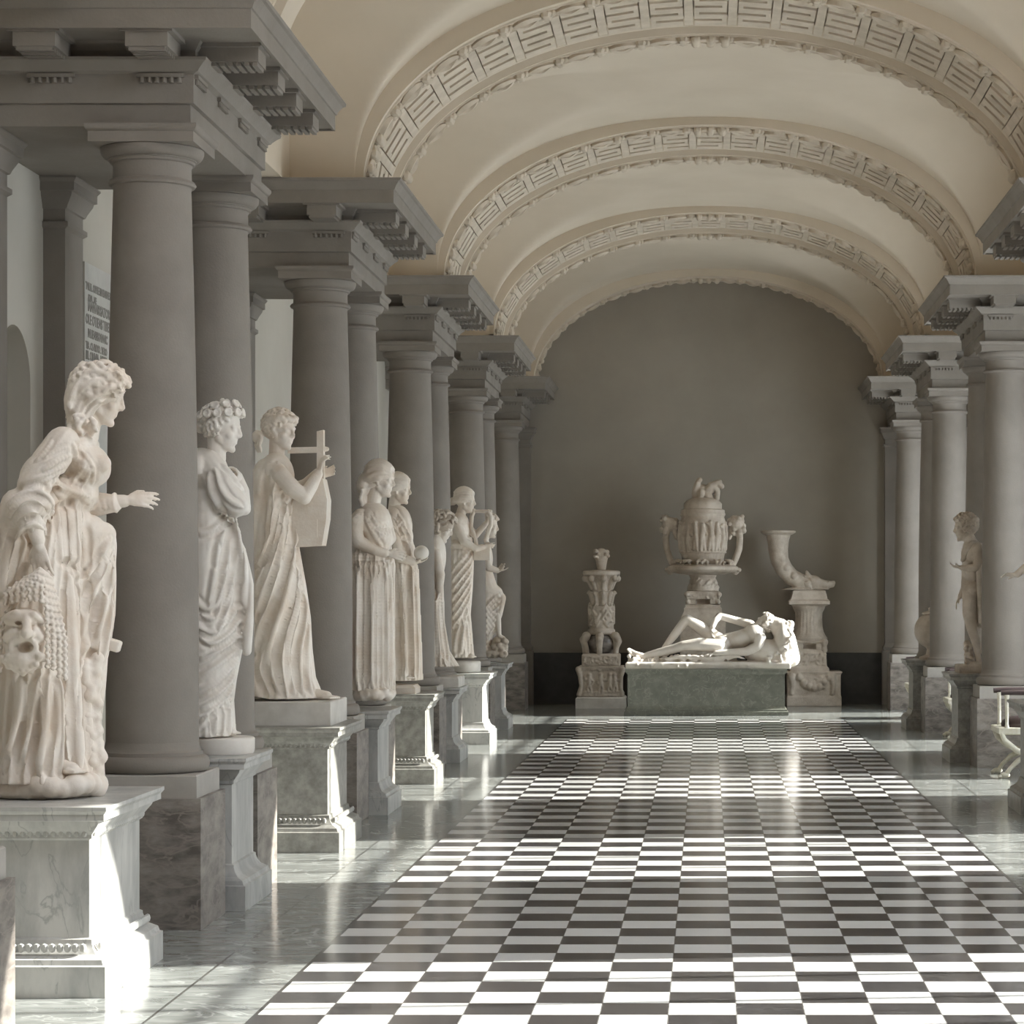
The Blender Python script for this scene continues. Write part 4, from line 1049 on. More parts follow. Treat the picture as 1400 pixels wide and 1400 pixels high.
# ------------------------------------------------------------------ statue with the small lyre
Y0 = 25.8; g = Fig(Y0); ZB = .865
e = statue('draped_statue', 'marble figure in a slung mantle holding up a small horned lyre', Y0, 632, .74)
g.on('drapery')
g.ell(628, 726, 0, 14, 24, 20).loft([(734, 614, 645, 0, .13, .2), (760, 612, 647, 0, .15, .4), (800, 612, 645, 0, .16, .5), (840, 613, 641, 0, .16, .8), (890, 616, 644, 0, .16, 1.2), (899, 616, 645, 0, .165, 1.3)], 20, 1.3, 51)
for k in range(7): g.fold([(646-k*.5, 748+k*11), (632, 764+k*12), (616, 786+k*13)], 2.0)
for pts, r in (([(640, 830), (634, 860), (630, 896)], 1.8), ([(636, 840), (640, 870), (641, 896)], 1.8), ([(628, 850), (622, 880), (620, 896)], 1.8), ([(614, 746), (630, 744), (646, 752)], 2.6), ([(622, 708), (632, 724), (640, 740)], 1.6)): g.fold(pts, r)
sculpt('drapery', g.m['drapery'], M_STATUE, e, .0100, 1, ZB, folds=g.fl.get('drapery', ()))
g.on('body').head(636, 686, 0, 33, 4, 0).neck(629, 706, 0, 7).ell(628, 714, 0, 13, 13, 22).chain([(628, 712, 0, 8), (630, 880, 0, 8)])
g.chain([(624, 716, -.12, 7), (634, 740, -.15, 6), (650, 750, -.12, 4.8), (660, 748, -.08, 4)]).hand(g.p(662, 747, -.08), (1, 0, .1), (0, 1, 0), .13, .4, 1)
g.chain([(634, 716, .12, 7), (650, 732, .13, 5), (664, 716, .07, 4)]).hand(g.p(666, 714, .06), (.3, 0, 1), (0, -1, 0), .12, .5, 1)
g.foot(g.p(640, 899, -.06), g.p(649, 899, -.1), 4); sculpt('body', g.m['body'], M_STATUE, e, .0080, 1)
g.on('hair').waves(10, .055); sculpt('hair', g.m['hair'], M_STATUE, e, .0075, 1)
b = MB().box(*sorted([P(648, 0, Y0).x, P(670, 0, Y0).x]), Y0-.04, Y0+.07, P(0, 766, Y0).z, P(0, 749, Y0).z); ly = build('lyre', b, M_STATUE, e, False)
b = MB().chain([(P(x, y, Y0), .022) for x, y in ((668, 752), (664, 738), (671, 718), (671, 706), (668, 699))]).chain([(P(x, y, Y0), .022) for x, y in ((652, 752), (650, 736), (644, 720), (645, 706), (648, 698))]).chain([(P(645, 699, Y0), .018), (P(671, 699, Y0), .018)])
build('lyre_horns', b, M_STATUE, ly)
b = MB().lathe((634-VX)*Y0/F, Y0, [(.17, .741), (.18, .75), (.18, .85), (.17, .862)], 36); build('plinth', b, M_SLAB, e)

# ------------------------------------------------------------------ statue with raised knee, farthest on the left
Y0 = 28.4; g = Fig(Y0); ZB = .79
e = statue('draped_statue', 'farthest left marble statue, one knee raised on a lump of rock', Y0, 668, .76)
g.on('drapery')
g.ell(664, 764, 0, 10, 22, 18).chain([(660, 784, 0, 14), (666, 806, 0, 15), (676, 812, 0, 12), (684, 818, 0, 8)]).chain([(684, 818, 0, 8), (680, 840, 0, 7), (672, 862, 0, 6)]).chain([(668, 814, 0, 14), (664, 850, 0, 13), (660, 880, 0, 12)]).chain([(674, 824, 0, 8), (670, 850, 0, 9)])
for k in range(6): g.fold([(685-k*1.5, 812+k*8), (672, 820+k*8), (662, 836+k*8)], 1.7)
sculpt('drapery', g.m['drapery'], M_STATUE, e, .0105, 1, ZB, folds=g.fl.get('drapery', ()))
g.on('body').head(668, 720, 0, 32, 5, -5).neck(662, 740, 0, 6).ell(661, 750, 0, 10, 12, 20).chain([(662, 744, 0, 8), (664, 800, 0, 10)])
g.chain([(662, 750, -.12, 6), (668, 776, -.13, 5), (680, 780, -.1, 3.8)]).hand(g.p(682, 780, -.1), (1, 0, .1), (0, 0, 1), .13, .3, 1)
g.chain([(680, 840, -.02, 5), (682, 866, -.02, 3.6)]).foot(g.p(682, 872, -.02), g.p(693, 876, -.04), 3.4)
g.chain([(664, 800, 0, 8), (656, 884, -.05, 5)]); sculpt('body', g.m['body'], M_STATUE, e, .0085, 1)
g.on('hair').curls(120, .08); sculpt('hair', g.m['hair'], M_STATUE, e, .008, 1)
b = Fig(Y0).on('w'); rnd = random.Random(5)
for i in range(9): b.chain([(682, 778, -.1, 1.6), (684+i*.7, 774+rnd.uniform(-3, 4), -.1+rnd.uniform(-.04, .04), 1.4)])
w_ = sculpt('laurel_sprig', b.m['w'], M_STATUE2, e, .006, 0)
g.on('rock_base'); rnd = random.Random(9)
g.ell(672, 892, 0, 21, 8, 28).ell(680, 882, 0, 9, 12, 16)
for i in range(60): g.ball(rnd.uniform(656, 692), 897-rnd.uniform(0, 27)*(.3+.7*rnd.random()), rnd.uniform(-.22, 0), rnd.uniform(2.4, 4.6))
for i in range(26): g.ball(689+rnd.uniform(-3, 3), 880+rnd.uniform(-6, 14), rnd.uniform(-.2, .1), rnd.uniform(2.5, 4.5))
sculpt('rock_base', g.m['rock_base'], M_STATUE2, e, .010, 1, .761)

# ------------------------------------------------------------------ nude youth on the right
Y0 = 23.2; g = Fig(Y0); ZB = .905
e = statue('nude_statue', 'marble nude youth with a cloak over his shoulder, standing between the right columns', Y0, 1330, .83)
g.on('body').head(1319, 722, 0, 36, 178, -6).neck(1328, 744, 0, 9)
g.ell(1330, 758, 0, 16, 20, 27).ell(1328, 780, 0, 13.5, 20, 22).ell(1329, 806, 0, 14, 16, 23)
g.chain([(1328, 748, 0, 12), (1328, 800, 0, 14)])
g.chain([(1326, 812, -.07, 10.5), (1325, 840, -.09, 9), (1329, 862, -.10, 6.8), (1333, 872, -.09, 6.8), (1337, 894, -.06, 4.2), (1339, 906, -.05, 3.6)]).foot(g.p(1340, 910, -.05), g.p(1322, 911, -.07), 4)
g.chain([(1331, 812, .08, 10.5), (1333, 840, .07, 9), (1336, 862, .06, 6.5), (1340, 872, .07, 6.5), (1346, 894, .09, 4.2), (1348, 906, .1, 3.6)]).foot(g.p(1350, 910, .1), g.p(1334, 911, .1), 4)
g.chain([(1336, 750, -.15, 8), (1337, 768, -.18, 6.5), (1334, 776, -.19, 5.6), (1320, 777, -.18, 4.4), (1315, 776, -.17, 3.8)]).hand(g.p(1313, 776, -.17), (-1, 0, .15), (0, .3, 1), .125, .45, -1)
g.chain([(1334, 752, .16, 8), (1330, 780, .20, 6), (1320, 800, .17, 4.8), (1313, 815, .14, 3.8)]).hand(g.p(1312, 817, .14), (-.55, 0, -1), (1, 0, -.4), .13, .35, 1)
sculpt('body', g.m['body'], M_STATUE2, e, .0070, 2, ZB)
g.on('hair').curls(150, .07, -.35, .22, 7, .03); sculpt('hair', g.m['hair'], M_STATUE2, e, .007, 1)
g.on('cloak')
g.chain([(1317, 764, -.10, 3.6), (1322, 752, -.13, 4.2), (1330, 744, -.12, 4.8), (1340, 748, -.05, 6)]).chain([(1316, 766, -.08, 3), (1324, 752, .04, 4), (1334, 746, .1, 5)])
g.loft([(744, 1334, 1346, .02, .13, .5), (780, 1334, 1347, .04, .13, 1), (830, 1335, 1348, .05, .12, 1), (858, 1336, 1347, .06, .1, 1)], 14, 1.2, 61)
g.chain([(1338, 776, -.18, 4), (1339, 810, -.16, 3.5), (1340, 850, -.12, 2.5)])
sculpt('cloak', g.m['cloak'], M_STATUE2, e, .0085, 1)
g.on('tree_stump'); rnd = random.Random(11)
g.chain([(1326, 910, .02, 8), (1325, 892, .02, 6), (1322, 880, .02, 5)])
for i in range(24): g.ball(1325+rnd.uniform(-6, 5), rnd.uniform(878, 905), rnd.uniform(-.05, .03), rnd.uniform(2, 3.6))
sculpt('tree_stump', g.m['tree_stump'], M_STATUE2, e, .008, 1, ZB)
b = MB().rect([(0, .831), (0, .895), (-.01, .907)], (1309-VX)*Y0/F, (1358-VX)*Y0/F, Y0-.2, Y0+.26); build('plinth', b, M_STATUE2, e, False)

# ------------------------------------------------------------------ statue beyond the right edge, arm reaching in
Y0 = 17.98; g = Fig(Y0); ZB = .88
e = statue('nude_statue', 'marble figure cut off by the right edge, only its outstretched arm and hand showing', Y0, 1440, .80)
g.on('body').head(1440, 690, 0, 46, 178).neck(1444, 718, 0, 11).ell(1446, 738, 0, 22, 26, 36).ell(1444, 768, 0, 18, 26, 30).ell(1446, 800, 0, 19, 20, 31).chain([(1444, 726, 0, 14), (1444, 790, 0, 18)])
g.chain([(1442, 806, -.1, 14), (1440, 850, -.1, 11), (1442, 874, -.1, 8.5), (1446, 930, -.08, 5)]).foot(g.p(1448, 938, -.08), g.p(1424, 940, -.1), 5)
g.chain([(1450, 806, .1, 14), (1452, 850, .1, 11), (1456, 874, .12, 8.5), (1462, 930, .14, 5)]).foot(g.p(1464, 938, .14), g.p(1442, 940, .12), 5)
g.chain([(1446, 734, -.20, 10), (1432, 752, -.24, 8), (1416, 766, -.24, 7), (1400, 777, -.22, 5.4), (1391, 785, -.22, 5)]).hand(g.p(1389, 786, -.22), (-1, 0, .08), (0, -.5, -1), .12, .30, -1)
g.chain([(1450, 736, .2, 10), (1456, 770, .22, 8), (1452, 806, .2, 6)]).hand(g.p(1452, 808, .2), (-.1, 0, -1), (-1, 0, 0), .14, .35, 1)
sculpt('body', g.m['body'], M_STATUE, e, .0065, 2, ZB)
g.on('hair').curls(120); sculpt('hair', g.m['hair'], M_STATUE, e, .007, 1)
b = MB().rect([(0, .801), (0, .875), (-.01, .885)], (1412-VX)*Y0/F, (1482-VX)*Y0/F, Y0-.24, Y0+.3); build('plinth', b, M_SLAB, e, False)

# ------------------------------------------------------------------ round urn half hidden on the right
Y0 = 28.4; k = Y0/F; x0 = (1273-VX)*k
e = thing('urn', 'pale round marble urn half hidden behind a right-hand column', 'urn', (x0, Y0, .80))
pr = [(.14, .801), (.14, .83), (.06, .86), (.05, .92), (.07, .95)] + [(.19*math.sin(a)+.005, 1.14-.205*math.cos(a)) for a in [.38+i*.2 for i in range(13)]]
build('bowl', MB().lathe(x0, Y0, pr, 36, lambda a, z: 1+.012*math.cos(18*a)*(z > .95)), M_STATUE2, e)
build('lid', MB().lathe(x0, Y0, [(.10, 1.325), (.11, 1.335), (.10, 1.35), (.03, 1.37), (.035, 1.40), (.001, 1.42)], 28), M_STATUE2, e)
# ================================================================== END WALL GROUP
YB = 31.15; KB = YB/F
X = lambda x, Y: (x-VX)*Y/F
Zz = lambda y, Y: CH-(y-VY)*Y/F
ax3 = (Vector((1,0,0)), Vector((0,1,0)), Vector((0,0,1)))
# block under the sleeper
xa, xb = X(858, YB), X(1073, YB); zt = Zz(915, YB)
e = thing('pedestal', 'long low green-grey marble block under the sleeping nude at the end of the hall', 'pedestal', ((xa+xb)/2, YB+.45, 0))
build('base', MB().rect([(.045, 0), (.045, .05), (.03, .06), (.03, .075), (.012, .09), (0, .12)], xa, xb, YB, YB+.9), M_GREEN, e, True, 25)
build('die', MB().rect([(0, .11), (0, zt-.06)], xa, xb, YB, YB+.9), M_GREEN, e, False)
build('cap_moulding', MB().rect([(0, zt-.065), (.012, zt-.05), (.03, zt-.035), (.03, zt)], xa, xb, YB, YB+.9), M_GREEN, e, True, 25)
# sleeper
Y0 = 31.55; g = Fig(Y0)
e = thing('reclining_statue', 'marble nude youth asleep on his back with one knee raised, on the long green block', 'statue', (X(966, Y0), Y0, zt), 'marble statues along the hall')
g.on('rock_couch')
g.cur.rect([(0, zt+.001), (.0, zt+.07), (-.02, zt+.09)], X(856, Y0), X(1080, Y0), Y0-.33, Y0+.33)
g.chain([(1082, 900, -.05, 12), (1074, 874, -.02, 14), (1066, 858, .0, 13), (1056, 852, .05, 10)]).ell(1050, 892, .0, 34, 18, 32).ell(1070, 880, 0, 13, 32, 30).chain([(1000, 903, 0, 8), (930, 906, 0, 7), (866, 906, 0, 7)])
rnd = random.Random(12)
for i in range(150):
    x = rnd.uniform(858, 1082); t = max(0, (x-1030)/52); g.ball(x, 912-rnd.uniform(0, 4+54*t*t), rnd.uniform(-.32, -.27), rnd.uniform(1.6, 3.2))
for i in range(60): g.ball(1076+rnd.uniform(-6, 6), rnd.uniform(852, 905), rnd.uniform(-.25, .3), rnd.uniform(3, 5.5))
for i in range(30): g.ball(rnd.uniform(860, 960), rnd.uniform(896, 902), rnd.uniform(-.28, -.12), rnd.uniform(2, 4))
for i in range(8): g.cur.tube([g.p(905+i*12+k*6, 899+2*math.sin(k*1.4+i), -.27) for k in range(6)], [.008, .02, .024, .02, .016, .008], 7)
sculpt('rock_couch', g.m['rock_couch'], M_STATUE3, e, .0115, 1, zt+.001)
g.on('body')
g.ell(988, 881, -.02, 15, 12.5, 18, 10).ell(1012, 874, -.02, 20, 12, 17, 16).ell(1031, 866, 0, 16, 14, 19, 20)
g.chain([(986, 880, 0, 12), (1012, 873, 0, 11.5), (1036, 864, 0, 11)])
# head thrown back
g.head(1044, 852, .02, 24, 165, 55).neck(1040, 862, .02, 6)
# near leg lying straight
g.chain([(984, 884, -.14, 10), (956, 881, -.17, 9), (934, 883, -.18, 7), (922, 887, -.18, 6.6), (900, 892, -.17, 5.4), (880, 897, -.16, 3.8)]); g.chain([(880, 897, -.16, 3.8), (868, 893, -.16, 3.2), (860, 888, -.16, 2.4)]); g.chain([(870, 897, -.16, 3.2), (862, 893, -.17, 2.2)])
for i in range(4): g.chain([(862, 893-i*.6, -.18+i*.018, 1.8), (858, 888, -.18+i*.018, 1.4)])
# far leg drawn up
g.chain([(984, 876, .10, 10), (962, 861, .12, 9), (940, 847, .12, 6.8), (934, 852, .12, 6.4), (922, 868, .12, 6), (908, 886, .12, 3.8)]).foot(g.p(912, 896, .12), g.p(888, 898, .12), 4)
# near arm along the side
g.chain([(1040, 872, -.20, 7.5), (1036, 884, -.23, 7), (1020, 891, -.24, 6), (996, 892, -.25, 4.8), (978, 893, -.26, 3.6)]).hand(g.p(975, 894, -.26), (-1, 0, -.12), (0, .2, -1), .155, .25, 1)
# far arm bent over
g.chain([(1026, 854, .18, 6.5), (1008, 849, .2, 5.6), (984, 842, .18, 5.2), (978, 848, .12, 4.4), (974, 858, .06, 3.4)]).hand(g.p(973, 861, .05), (0, -.3, -1), (1, 0, 0), .15, .6, 1)
sculpt('body', g.m['body'], M_STATUE3, e, .0085, 2)
g.on('hair').curls(110, .085, -.6, .15, 3, .07, 1.08)
for i in range(14): g.ball(1052+rnd.uniform(-6, 8), 850+rnd.uniform(-6, 10), rnd.uniform(-.1, .1), rnd.uniform(3, 5))
sculpt('hair', g.m['hair'], M_STATUE3, e, .008, 1)

def relief(b, x0, x1, z0, z1, y, n, seed, r=.016):
    """carved foliage standing out of a face towards the camera"""
    rnd = random.Random(seed)
    for i in range(n):
        cx, cz = rnd.uniform(x0, x1), rnd.uniform(z0, z1); a = rnd.uniform(0, 6.28); l = rnd.uniform(.05, .11); s = rnd.choice((-1, 1))
        pts = []
        for k in range(6):
            t = k/5; aa = a + s*t*2.2; cx += math.cos(aa)*l/5; cz += math.sin(aa)*l/5
            pts.append((min(max(cx, x0), x1), y-.004, min(max(cz, z0), z1)))
        b.tube(pts, [r*.5, r*.9, r, r, r*.8, r*.4], 6)
def figures(b, xs, z0, z1, y):
    for j, x in enumerate(xs):
        h = z1-z0; s = 1 if j % 2 else -1
        b.ball((x, y, z1-.05*h), .085*h); b.chain([((x, y, z0+.82*h), .075*h), ((x+s*.03*h, y, z0+.5*h), .085*h)])
        b.chain([((x+s*.03*h, y, z0+.48*h), .07*h), ((x+s*.12*h, y, z0+.25*h), .05*h), ((x+s*.06*h, y, z0), .035*h)])
        b.chain([((x+s*.02*h, y, z0+.48*h), .07*h), ((x-s*.06*h, y, z0+.25*h), .05*h), ((x-s*.10*h, y, z0), .035*h)])
        b.chain([((x, y, z0+.8*h), .045*h), ((x+s*.2*h, y, z0+.66*h), .04*h), ((x+s*.26*h, y, z0+.85*h), .03*h)])
        b.chain([((x, y, z0+.8*h), .045*h), ((x-s*.18*h, y, z0+.6*h), .04*h), ((x-s*.1*h, y, z0+.45*h), .03*h)])
# ------------------------------------------------------------------ candelabrum
YC = 33.3; x0 = X(821, YC-.3); Z = lambda y: Zz(y, YC-.3); k = (YC-.3)/F
e = thing('marble_candelabrum', 'tall stacked marble candelabrum with leafy stages, left of the sleeping nude', 'candelabrum', (x0, YC, 0))
hw = 34*k; build('plinth', MB().rect([(0, 0), (0, Z(955)), (-.02, Z(953))], x0-hw, x0+hw, YC-hw, YC+hw), M_SLAB, e, False)
b = MB(); hw = 29*k
b.rect([(.02, Z(953)), (.02, Z(949)), (0, Z(946)), (0, Z(918)), (.02, Z(914)), (.025, Z(911))], x0-hw, x0+hw, YC-hw, YC+hw)
figures(b, [x0-.15, x0, x0+.13, x0+.19], Z(948), Z(921), YC-hw-.012)
relief(b, x0-hw, x0+hw, Z(951), Z(946), YC-hw-.01, 26, 3, .014); relief(b, x0-hw, x0+hw, Z(917), Z(913), YC-hw-.01, 20, 4, .012)
for sx in (-1, 1):
    b.chain([((x0+sx*hw*1.02, YC-hw, Z(950)), .035), ((x0+sx*hw*.93, YC-hw, Z(938)), .022), ((x0+sx*hw*.98, YC-hw, Z(924)), .03), ((x0+sx*hw*1.05, YC-hw, Z(915)), .04)])
sculpt('altar_block', b, M_STATUE2, e, .010, 1)
b = MB(); hw = 26*k; b.rect([(0, Z(911)), (0, Z(896)), (-.02, Z(894))], x0-hw, x0+hw, YC-hw, YC+hw); relief(b, x0-hw+.02, x0+hw-.02, Z(908), Z(898), YC-hw, 40, 6, .012); sculpt('carved_block', b, M_STATUE2, e, .009, 1)
b = MB().lathe(x0, YC, [(r*k, Z(y)) for r, y in ((8, 895), (12, 893), (17, 888), (20, 881), (19, 874), (15, 869), (14, 866))], 32); build('bowl', b, M_GREY, e)
b = MB()
for j in range(3):
    a = -PI/2 + 2*PI*j/3 + PI/6
    for da in ((-.6, .6) if j == 0 else (0,)):
        cx, cy = math.cos(a+da), math.sin(a+da)
        b.chain([((x0+cx*r*k, YC+cy*r*k, Z(y)), rr*k) for r, y, rr in ((22, 896, 4), (23, 886, 4), (24, 877, 5), (21, 870, 6), (15, 868, 5))])
        b.ball((x0+cx*26*k, YC+cy*26*k, Z(875)), 4.5*k)
for sx in (-1, 1): b.chain([((x0+sx*r*k, YC-.12, Z(y)), rr*k) for r, y, rr in ((20, 896, 4), (21, 885, 4), (24, 877, 5), (20, 870, 6))])
sculpt('animal_supports', b, M_STATUE2, e, .010, 1)
b = MB().lathe(x0, YC, [(r*k, Z(y)) for r, y in ((18, 868), (19, 866), (19, 862), (17, 860), (17, 832), (18, 831), (18, 829))], 36)
rnd = random.Random(15)
for i in range(90):
    a = rnd.uniform(0, 6.28); y = rnd.uniform(834, 858); s = rnd.choice((-1, 1))
    b.tube([(x0+17.3*k*math.cos(a+s*t*.5), YC+17.3*k*math.sin(a+s*t*.5), Z(y-9*t+2*math.sin(t*5))) for t in (0, .3, .6, 1)], [.010, .020, .018, .008], 6)
sculpt('foliage_drum', b, M_STATUE2, e, .009, 1)
b = MB().lathe(x0, YC, [(r*k, Z(y)) for r, y in ((13, 830), (13, 826), (14, 815), (16, 809))], 36, lambda a, z: 1+.06*math.cos(12*a))
for j in range(9):
    a = 2*PI*j/9; b.chain([((x0+math.cos(a)*r*k, YC+math.sin(a)*r*k, Z(y)), rr*k) for r, y, rr in ((13, 826, 3), (15, 815, 3.4), (18, 810, 2.6), (20, 811, 1.6))])
sculpt('leaf_cup', b, M_STATUE2, e, .009, 1)
b = MB().lathe(x0, YC, [(r*k, Z(y)) for r, y in ((12, 810), (13, 800), (15, 793), (20, 788), (25, 786), (26, 785), (26, 781), (24, 780), (10, 779))], 36)
for j in range(8):
    a = 2*PI*j/8 + .2; b.ball((x0+math.cos(a)*23*k, YC+math.sin(a)*23*k, Z(791)), 4.5*k); b.chain([((x0+math.cos(a)*14*k, YC+math.sin(a)*14*k, Z(804)), 3*k), ((x0+math.cos(a)*20*k, YC+math.sin(a)*20*k, Z(790)), 3*k)])
sculpt('volute_capital', b, M_STATUE2, e, .010, 1)
b = MB().lathe(x0, YC, [(r*k, Z(y)) for r, y in ((5, 781), (6, 778), (8.5, 764), (9.5, 760))], 28)
for i in range(34): b.ball((x0+rnd.uniform(-10, 10)*k, YC+rnd.uniform(-10, 10)*k, Z(rnd.uniform(752, 762))), rnd.uniform(2, 3.4)*k)
b.ball((x0, YC, Z(758)), 9*k); sculpt('fruit_finial', b, M_STATUE2, e, .009, 1)

# ------------------------------------------------------------------ great vase
YV = 33.4; x0 = X(961, YV-.2); Z = lambda y: Zz(y, YV-.2); k = (YV-.2)/F
e = thing('marble_vase', 'great lidded marble vase with snake handles on a stand behind the sleeping nude', 'vase', (x0, YV, 0))
hw = 24*k; b = MB().rect([(.16, 0), (.16, Z(950)), (.12, Z(945)), (.07, Z(935)), (.07, Z(850)), (.06, Z(845)), (.02, Z(836)), (.02, Z(832)), (0, Z(830)), (0, Z(827))], x0-hw, x0+hw, YV-hw, YV+hw)
build('stand', b, M_STATUE2, e, True, 25)
b = MB(); hw = 22*k; b.rect([(0, Z(827)), (0, Z(824)), (.02, Z(812)), (.0, Z(808))], x0-hw, x0+hw, YV-hw, YV+hw); relief(b, x0-hw, x0+hw, Z(818), Z(810), YV-hw-.01, 24, 21, .012)
for sx in (-1, 1): b.ball((x0+sx*hw, YV-hw, Z(813)), 4*k); b.ball((x0+sx*hw*.95, YV-hw, Z(823)), 3.4*k)
cu = MB().box(x0-10*k, x0+10*k, YV-.5, YV-.08, Z(826), Z(819))
sculpt('footed_block', b, M_STATUE2, e, .010, 1, None, cu)
b = MB().lathe(x0, YV, [(r*k, Z(y)) for r, y in ((22, 808), (21.5, 803), (18, 796), (16.5, 791), (18.5, 788), (19, 785))], 36)
for i in range(40):
    a = rnd.uniform(3.2, 6.2); y = rnd.uniform(796, 806); r = 17.5+(y-796)*.4; b.tube([(x0+r*k*math.cos(a+t*.3), YV+r*k*math.sin(a+t*.3), Z(y-5*t)) for t in (0, .5, 1)], [.008, .018, .008], 6)
sculpt('foot', b, M_STATUE2, e, .009, 1)
b = MB().lathe(x0, YV, [(r*k, Z(y)) for r, y in ((19, 786), (30, 785), (44, 782), (48, 779), (48, 775), (44, 773), (30, 771))], 44, lambda a, z: 1+.012*math.cos(40*a))
for j in range(10):
    a = 2*PI*j/10+.3; cx, cy = math.cos(a), math.sin(a); tx, ty = -cy, cx
    b.tube([(x0+(cx*(38+5*math.cos(t*2))+tx*(t*2.6-8))*k, YV+(cy*(38+5*math.cos(t*2))+ty*(t*2.6-8))*k, Z(770-4*abs(math.sin(t*1.1)))) for t in [i*.5 for i in range(13)]], 2.2*k, 7)
for sx in (-1, 1): b.ball((x0+sx*45*k, YV, Z(781)), 5*k); b.ball((x0+sx*50*k, YV-.05, Z(779)), 3*k)
sculpt('dish', b, M_STATUE2, e, .0100, 1)
b = MB().lathe(x0, YV, [(r*k, Z(y)) for r, y in ((24, 773), (28, 768), (30.5, 755), (31.5, 735), (31, 712), (29, 706), (31, 704), (31, 701), (27, 700))], 44)
for j in range(9):
    a = -PI/2 + (j-4)*.33; fx = lambda r, da: x0+r*k*math.cos(a+da); fy = lambda r, da: YV+r*k*math.sin(a+da)
    s = 1 if j % 2 else -1; hh = 714+(j*7 % 5)
    b.ball((fx(32, 0), fy(32, 0), Z(hh)), 2.6*k); b.chain([((fx(32, 0), fy(32, 0), Z(hh+4)), 3*k), ((fx(32.5, s*.04), fy(32.5, s*.04), Z(hh+17)), 3.6*k), ((fx(32, s*.09), fy(32, s*.09), Z(752)), 2*k)])
    b.chain([((fx(32, s*.03), fy(32, s*.03), Z(hh+16)), 3*k), ((fx(32, -s*.08), fy(32, -s*.08), Z(751)), 2*k)]); b.chain([((fx(32, 0), fy(32, 0), Z(hh+5)), 1.8*k), ((fx(32.5, -s*.15), fy(32.5, -s*.15), Z(hh+8-6*s)), 1.5*k)])
b.chain([((x0+31.4*k*math.cos(2*PI*j/40), YV+31.4*k*math.sin(2*PI*j/40), Z(755)), 1.2*k) for j in range(41)])
sculpt('body', b, M_STATUE2, e, .0090, 1)
b = MB().lathe(x0, YV, [(r*k, Z(y)) for r, y in ((30, 701), (30, 697), (26, 695), (25.5, 688), (21, 683), (12, 680))], 40, lambda a, z: 1+(.03*math.cos(26*a) if z > Z(693) else 0)); build('lid', b, M_STATUE2, e)
b = MB(); q = Fig(YV); q.cur = b; q.k = k
for pts in ([(952, 682, 0, 6), (951, 670, 0, 5), (955, 658, 0, 4), (957, 655, 0, 2.5)], [(968, 682, 0, 7), (966, 672, 0, 6), (972, 664, -.03, 5), (981, 660, -.03, 4.4), (986, 664, -.03, 3.6)], [(980, 682, 0, 4), (981, 672, 0, 4), (976, 664, 0, 5)], [(952, 672, 0, 5), (962, 668, .02, 6), (972, 670, .02, 5)], [(958, 684, -.1, 4), (959, 672, -.05, 4)], [(950, 683, .05, 5), (978, 683, .05, 5)]): q.chain(pts)
for x, y in ((957, 656), (984, 659), (987, 665), (980, 662), (971, 663)): q.ball(x, y, -.02, 3.6)
sculpt('animal_finial', b, M_STATUE2, e, .010, 1)
for sx in (-1, 1):
    b = MB(); fx = lambda x: x0+sx*x*k
    b.chain([((fx(x), YV, Z(y)), r*k) for x, y, r in ((40, 773, 5), (45, 764, 4.5), (50, 750, 4.6), (51, 735, 4.6), (49, 722, 5), (44, 714, 6), (38, 712, 5))])
    for i in range(30): b.ball((fx(45+rnd.uniform(-9, 12)), YV+rnd.uniform(-8, 8)*k, Z(rnd.uniform(705, 730))), rnd.uniform(2.4, 4)*k)
    b.ball((fx(46), YV, Z(716)), 10*k); b.chain([((fx(40), YV, Z(722)), 4*k), ((fx(36), YV, Z(735)), 3.2*k)])
    sculpt('handle', b, M_STATUE2, e, .010, 1)

# ------------------------------------------------------------------ horn with a boar's head on its altar
YR = 33.9; x0 = X(1107, YR-.3); Z = lambda y: Zz(y, YR-.3); k = (YR-.3)/F
e = thing('carved_altar', 'stacked marble altar and fluted stand right of the sleeping nude, carrying the horn', 'altar', (x0, YR, 0))
xb0, xb1 = X(1077, YR-.35), X(1150, YR-.35)
b = MB().rect([(.01, 0), (.01, Z(953)), (0, Z(951)), (0, Z(922)), (.02, Z(920)), (.02, Z(918))], xb0, xb1, YR-.30, YR+.30); relief(b, xb0+.2, xb1-.22, Z(940), Z(926), YR-.31, 60, 31, .02)
for j in range(7):
    t = j/6; b.ball((xb0+.16+(xb1-xb0-.32)*t, YR-.31, Z(926+14*math.sin(PI*t))), .05)
for xx in (xb0+.05, xb1-.12): b.chain([((xx, YR-.31, Z(924)), .05), ((xx+.02, YR-.31, Z(936)), .035), ((xx, YR-.31, Z(948)), .025)])
sculpt('garland_altar', b, M_STATUE2, e, .011, 1)
hw = 24*k; b = MB().rect([(.03, Z(919)), (.03, Z(914)), (0, Z(911)), (-.01, Z(892)), (-.02, Z(889))], x0-hw, x0+hw, YR-hw, YR+hw); relief(b, x0-hw+.02, x0+hw-.02, Z(909), Z(894), YR-hw, 46, 33, .016); sculpt('carved_block', b, M_STATUE2, e, .010, 1)
b = MB(); hw = 21*k; b.rect([(0, Z(890)), (0, Z(880)), (.03, Z(878)), (.0, Z(875))], x0-hw, x0+hw, YR-hw, YR+hw)
for sx in (-1, 1):
    for sy in (-1, 1): b.chain([((x0+sx*hw, YR+sy*hw, Z(y)), r*k) for y, r in ((889, 4), (884, 3), (878, 5))])
sculpt('clawed_block', b, M_STATUE2, e, .010, 1, None, MB().box(x0-9*k, x0+9*k, YR-hw-.2, YR-hw+.16, Z(888), Z(880)))
fl = lambda a, z: 1-.035*(.5+.5*math.cos(24*a))*(Z(868) < z < Z(836))
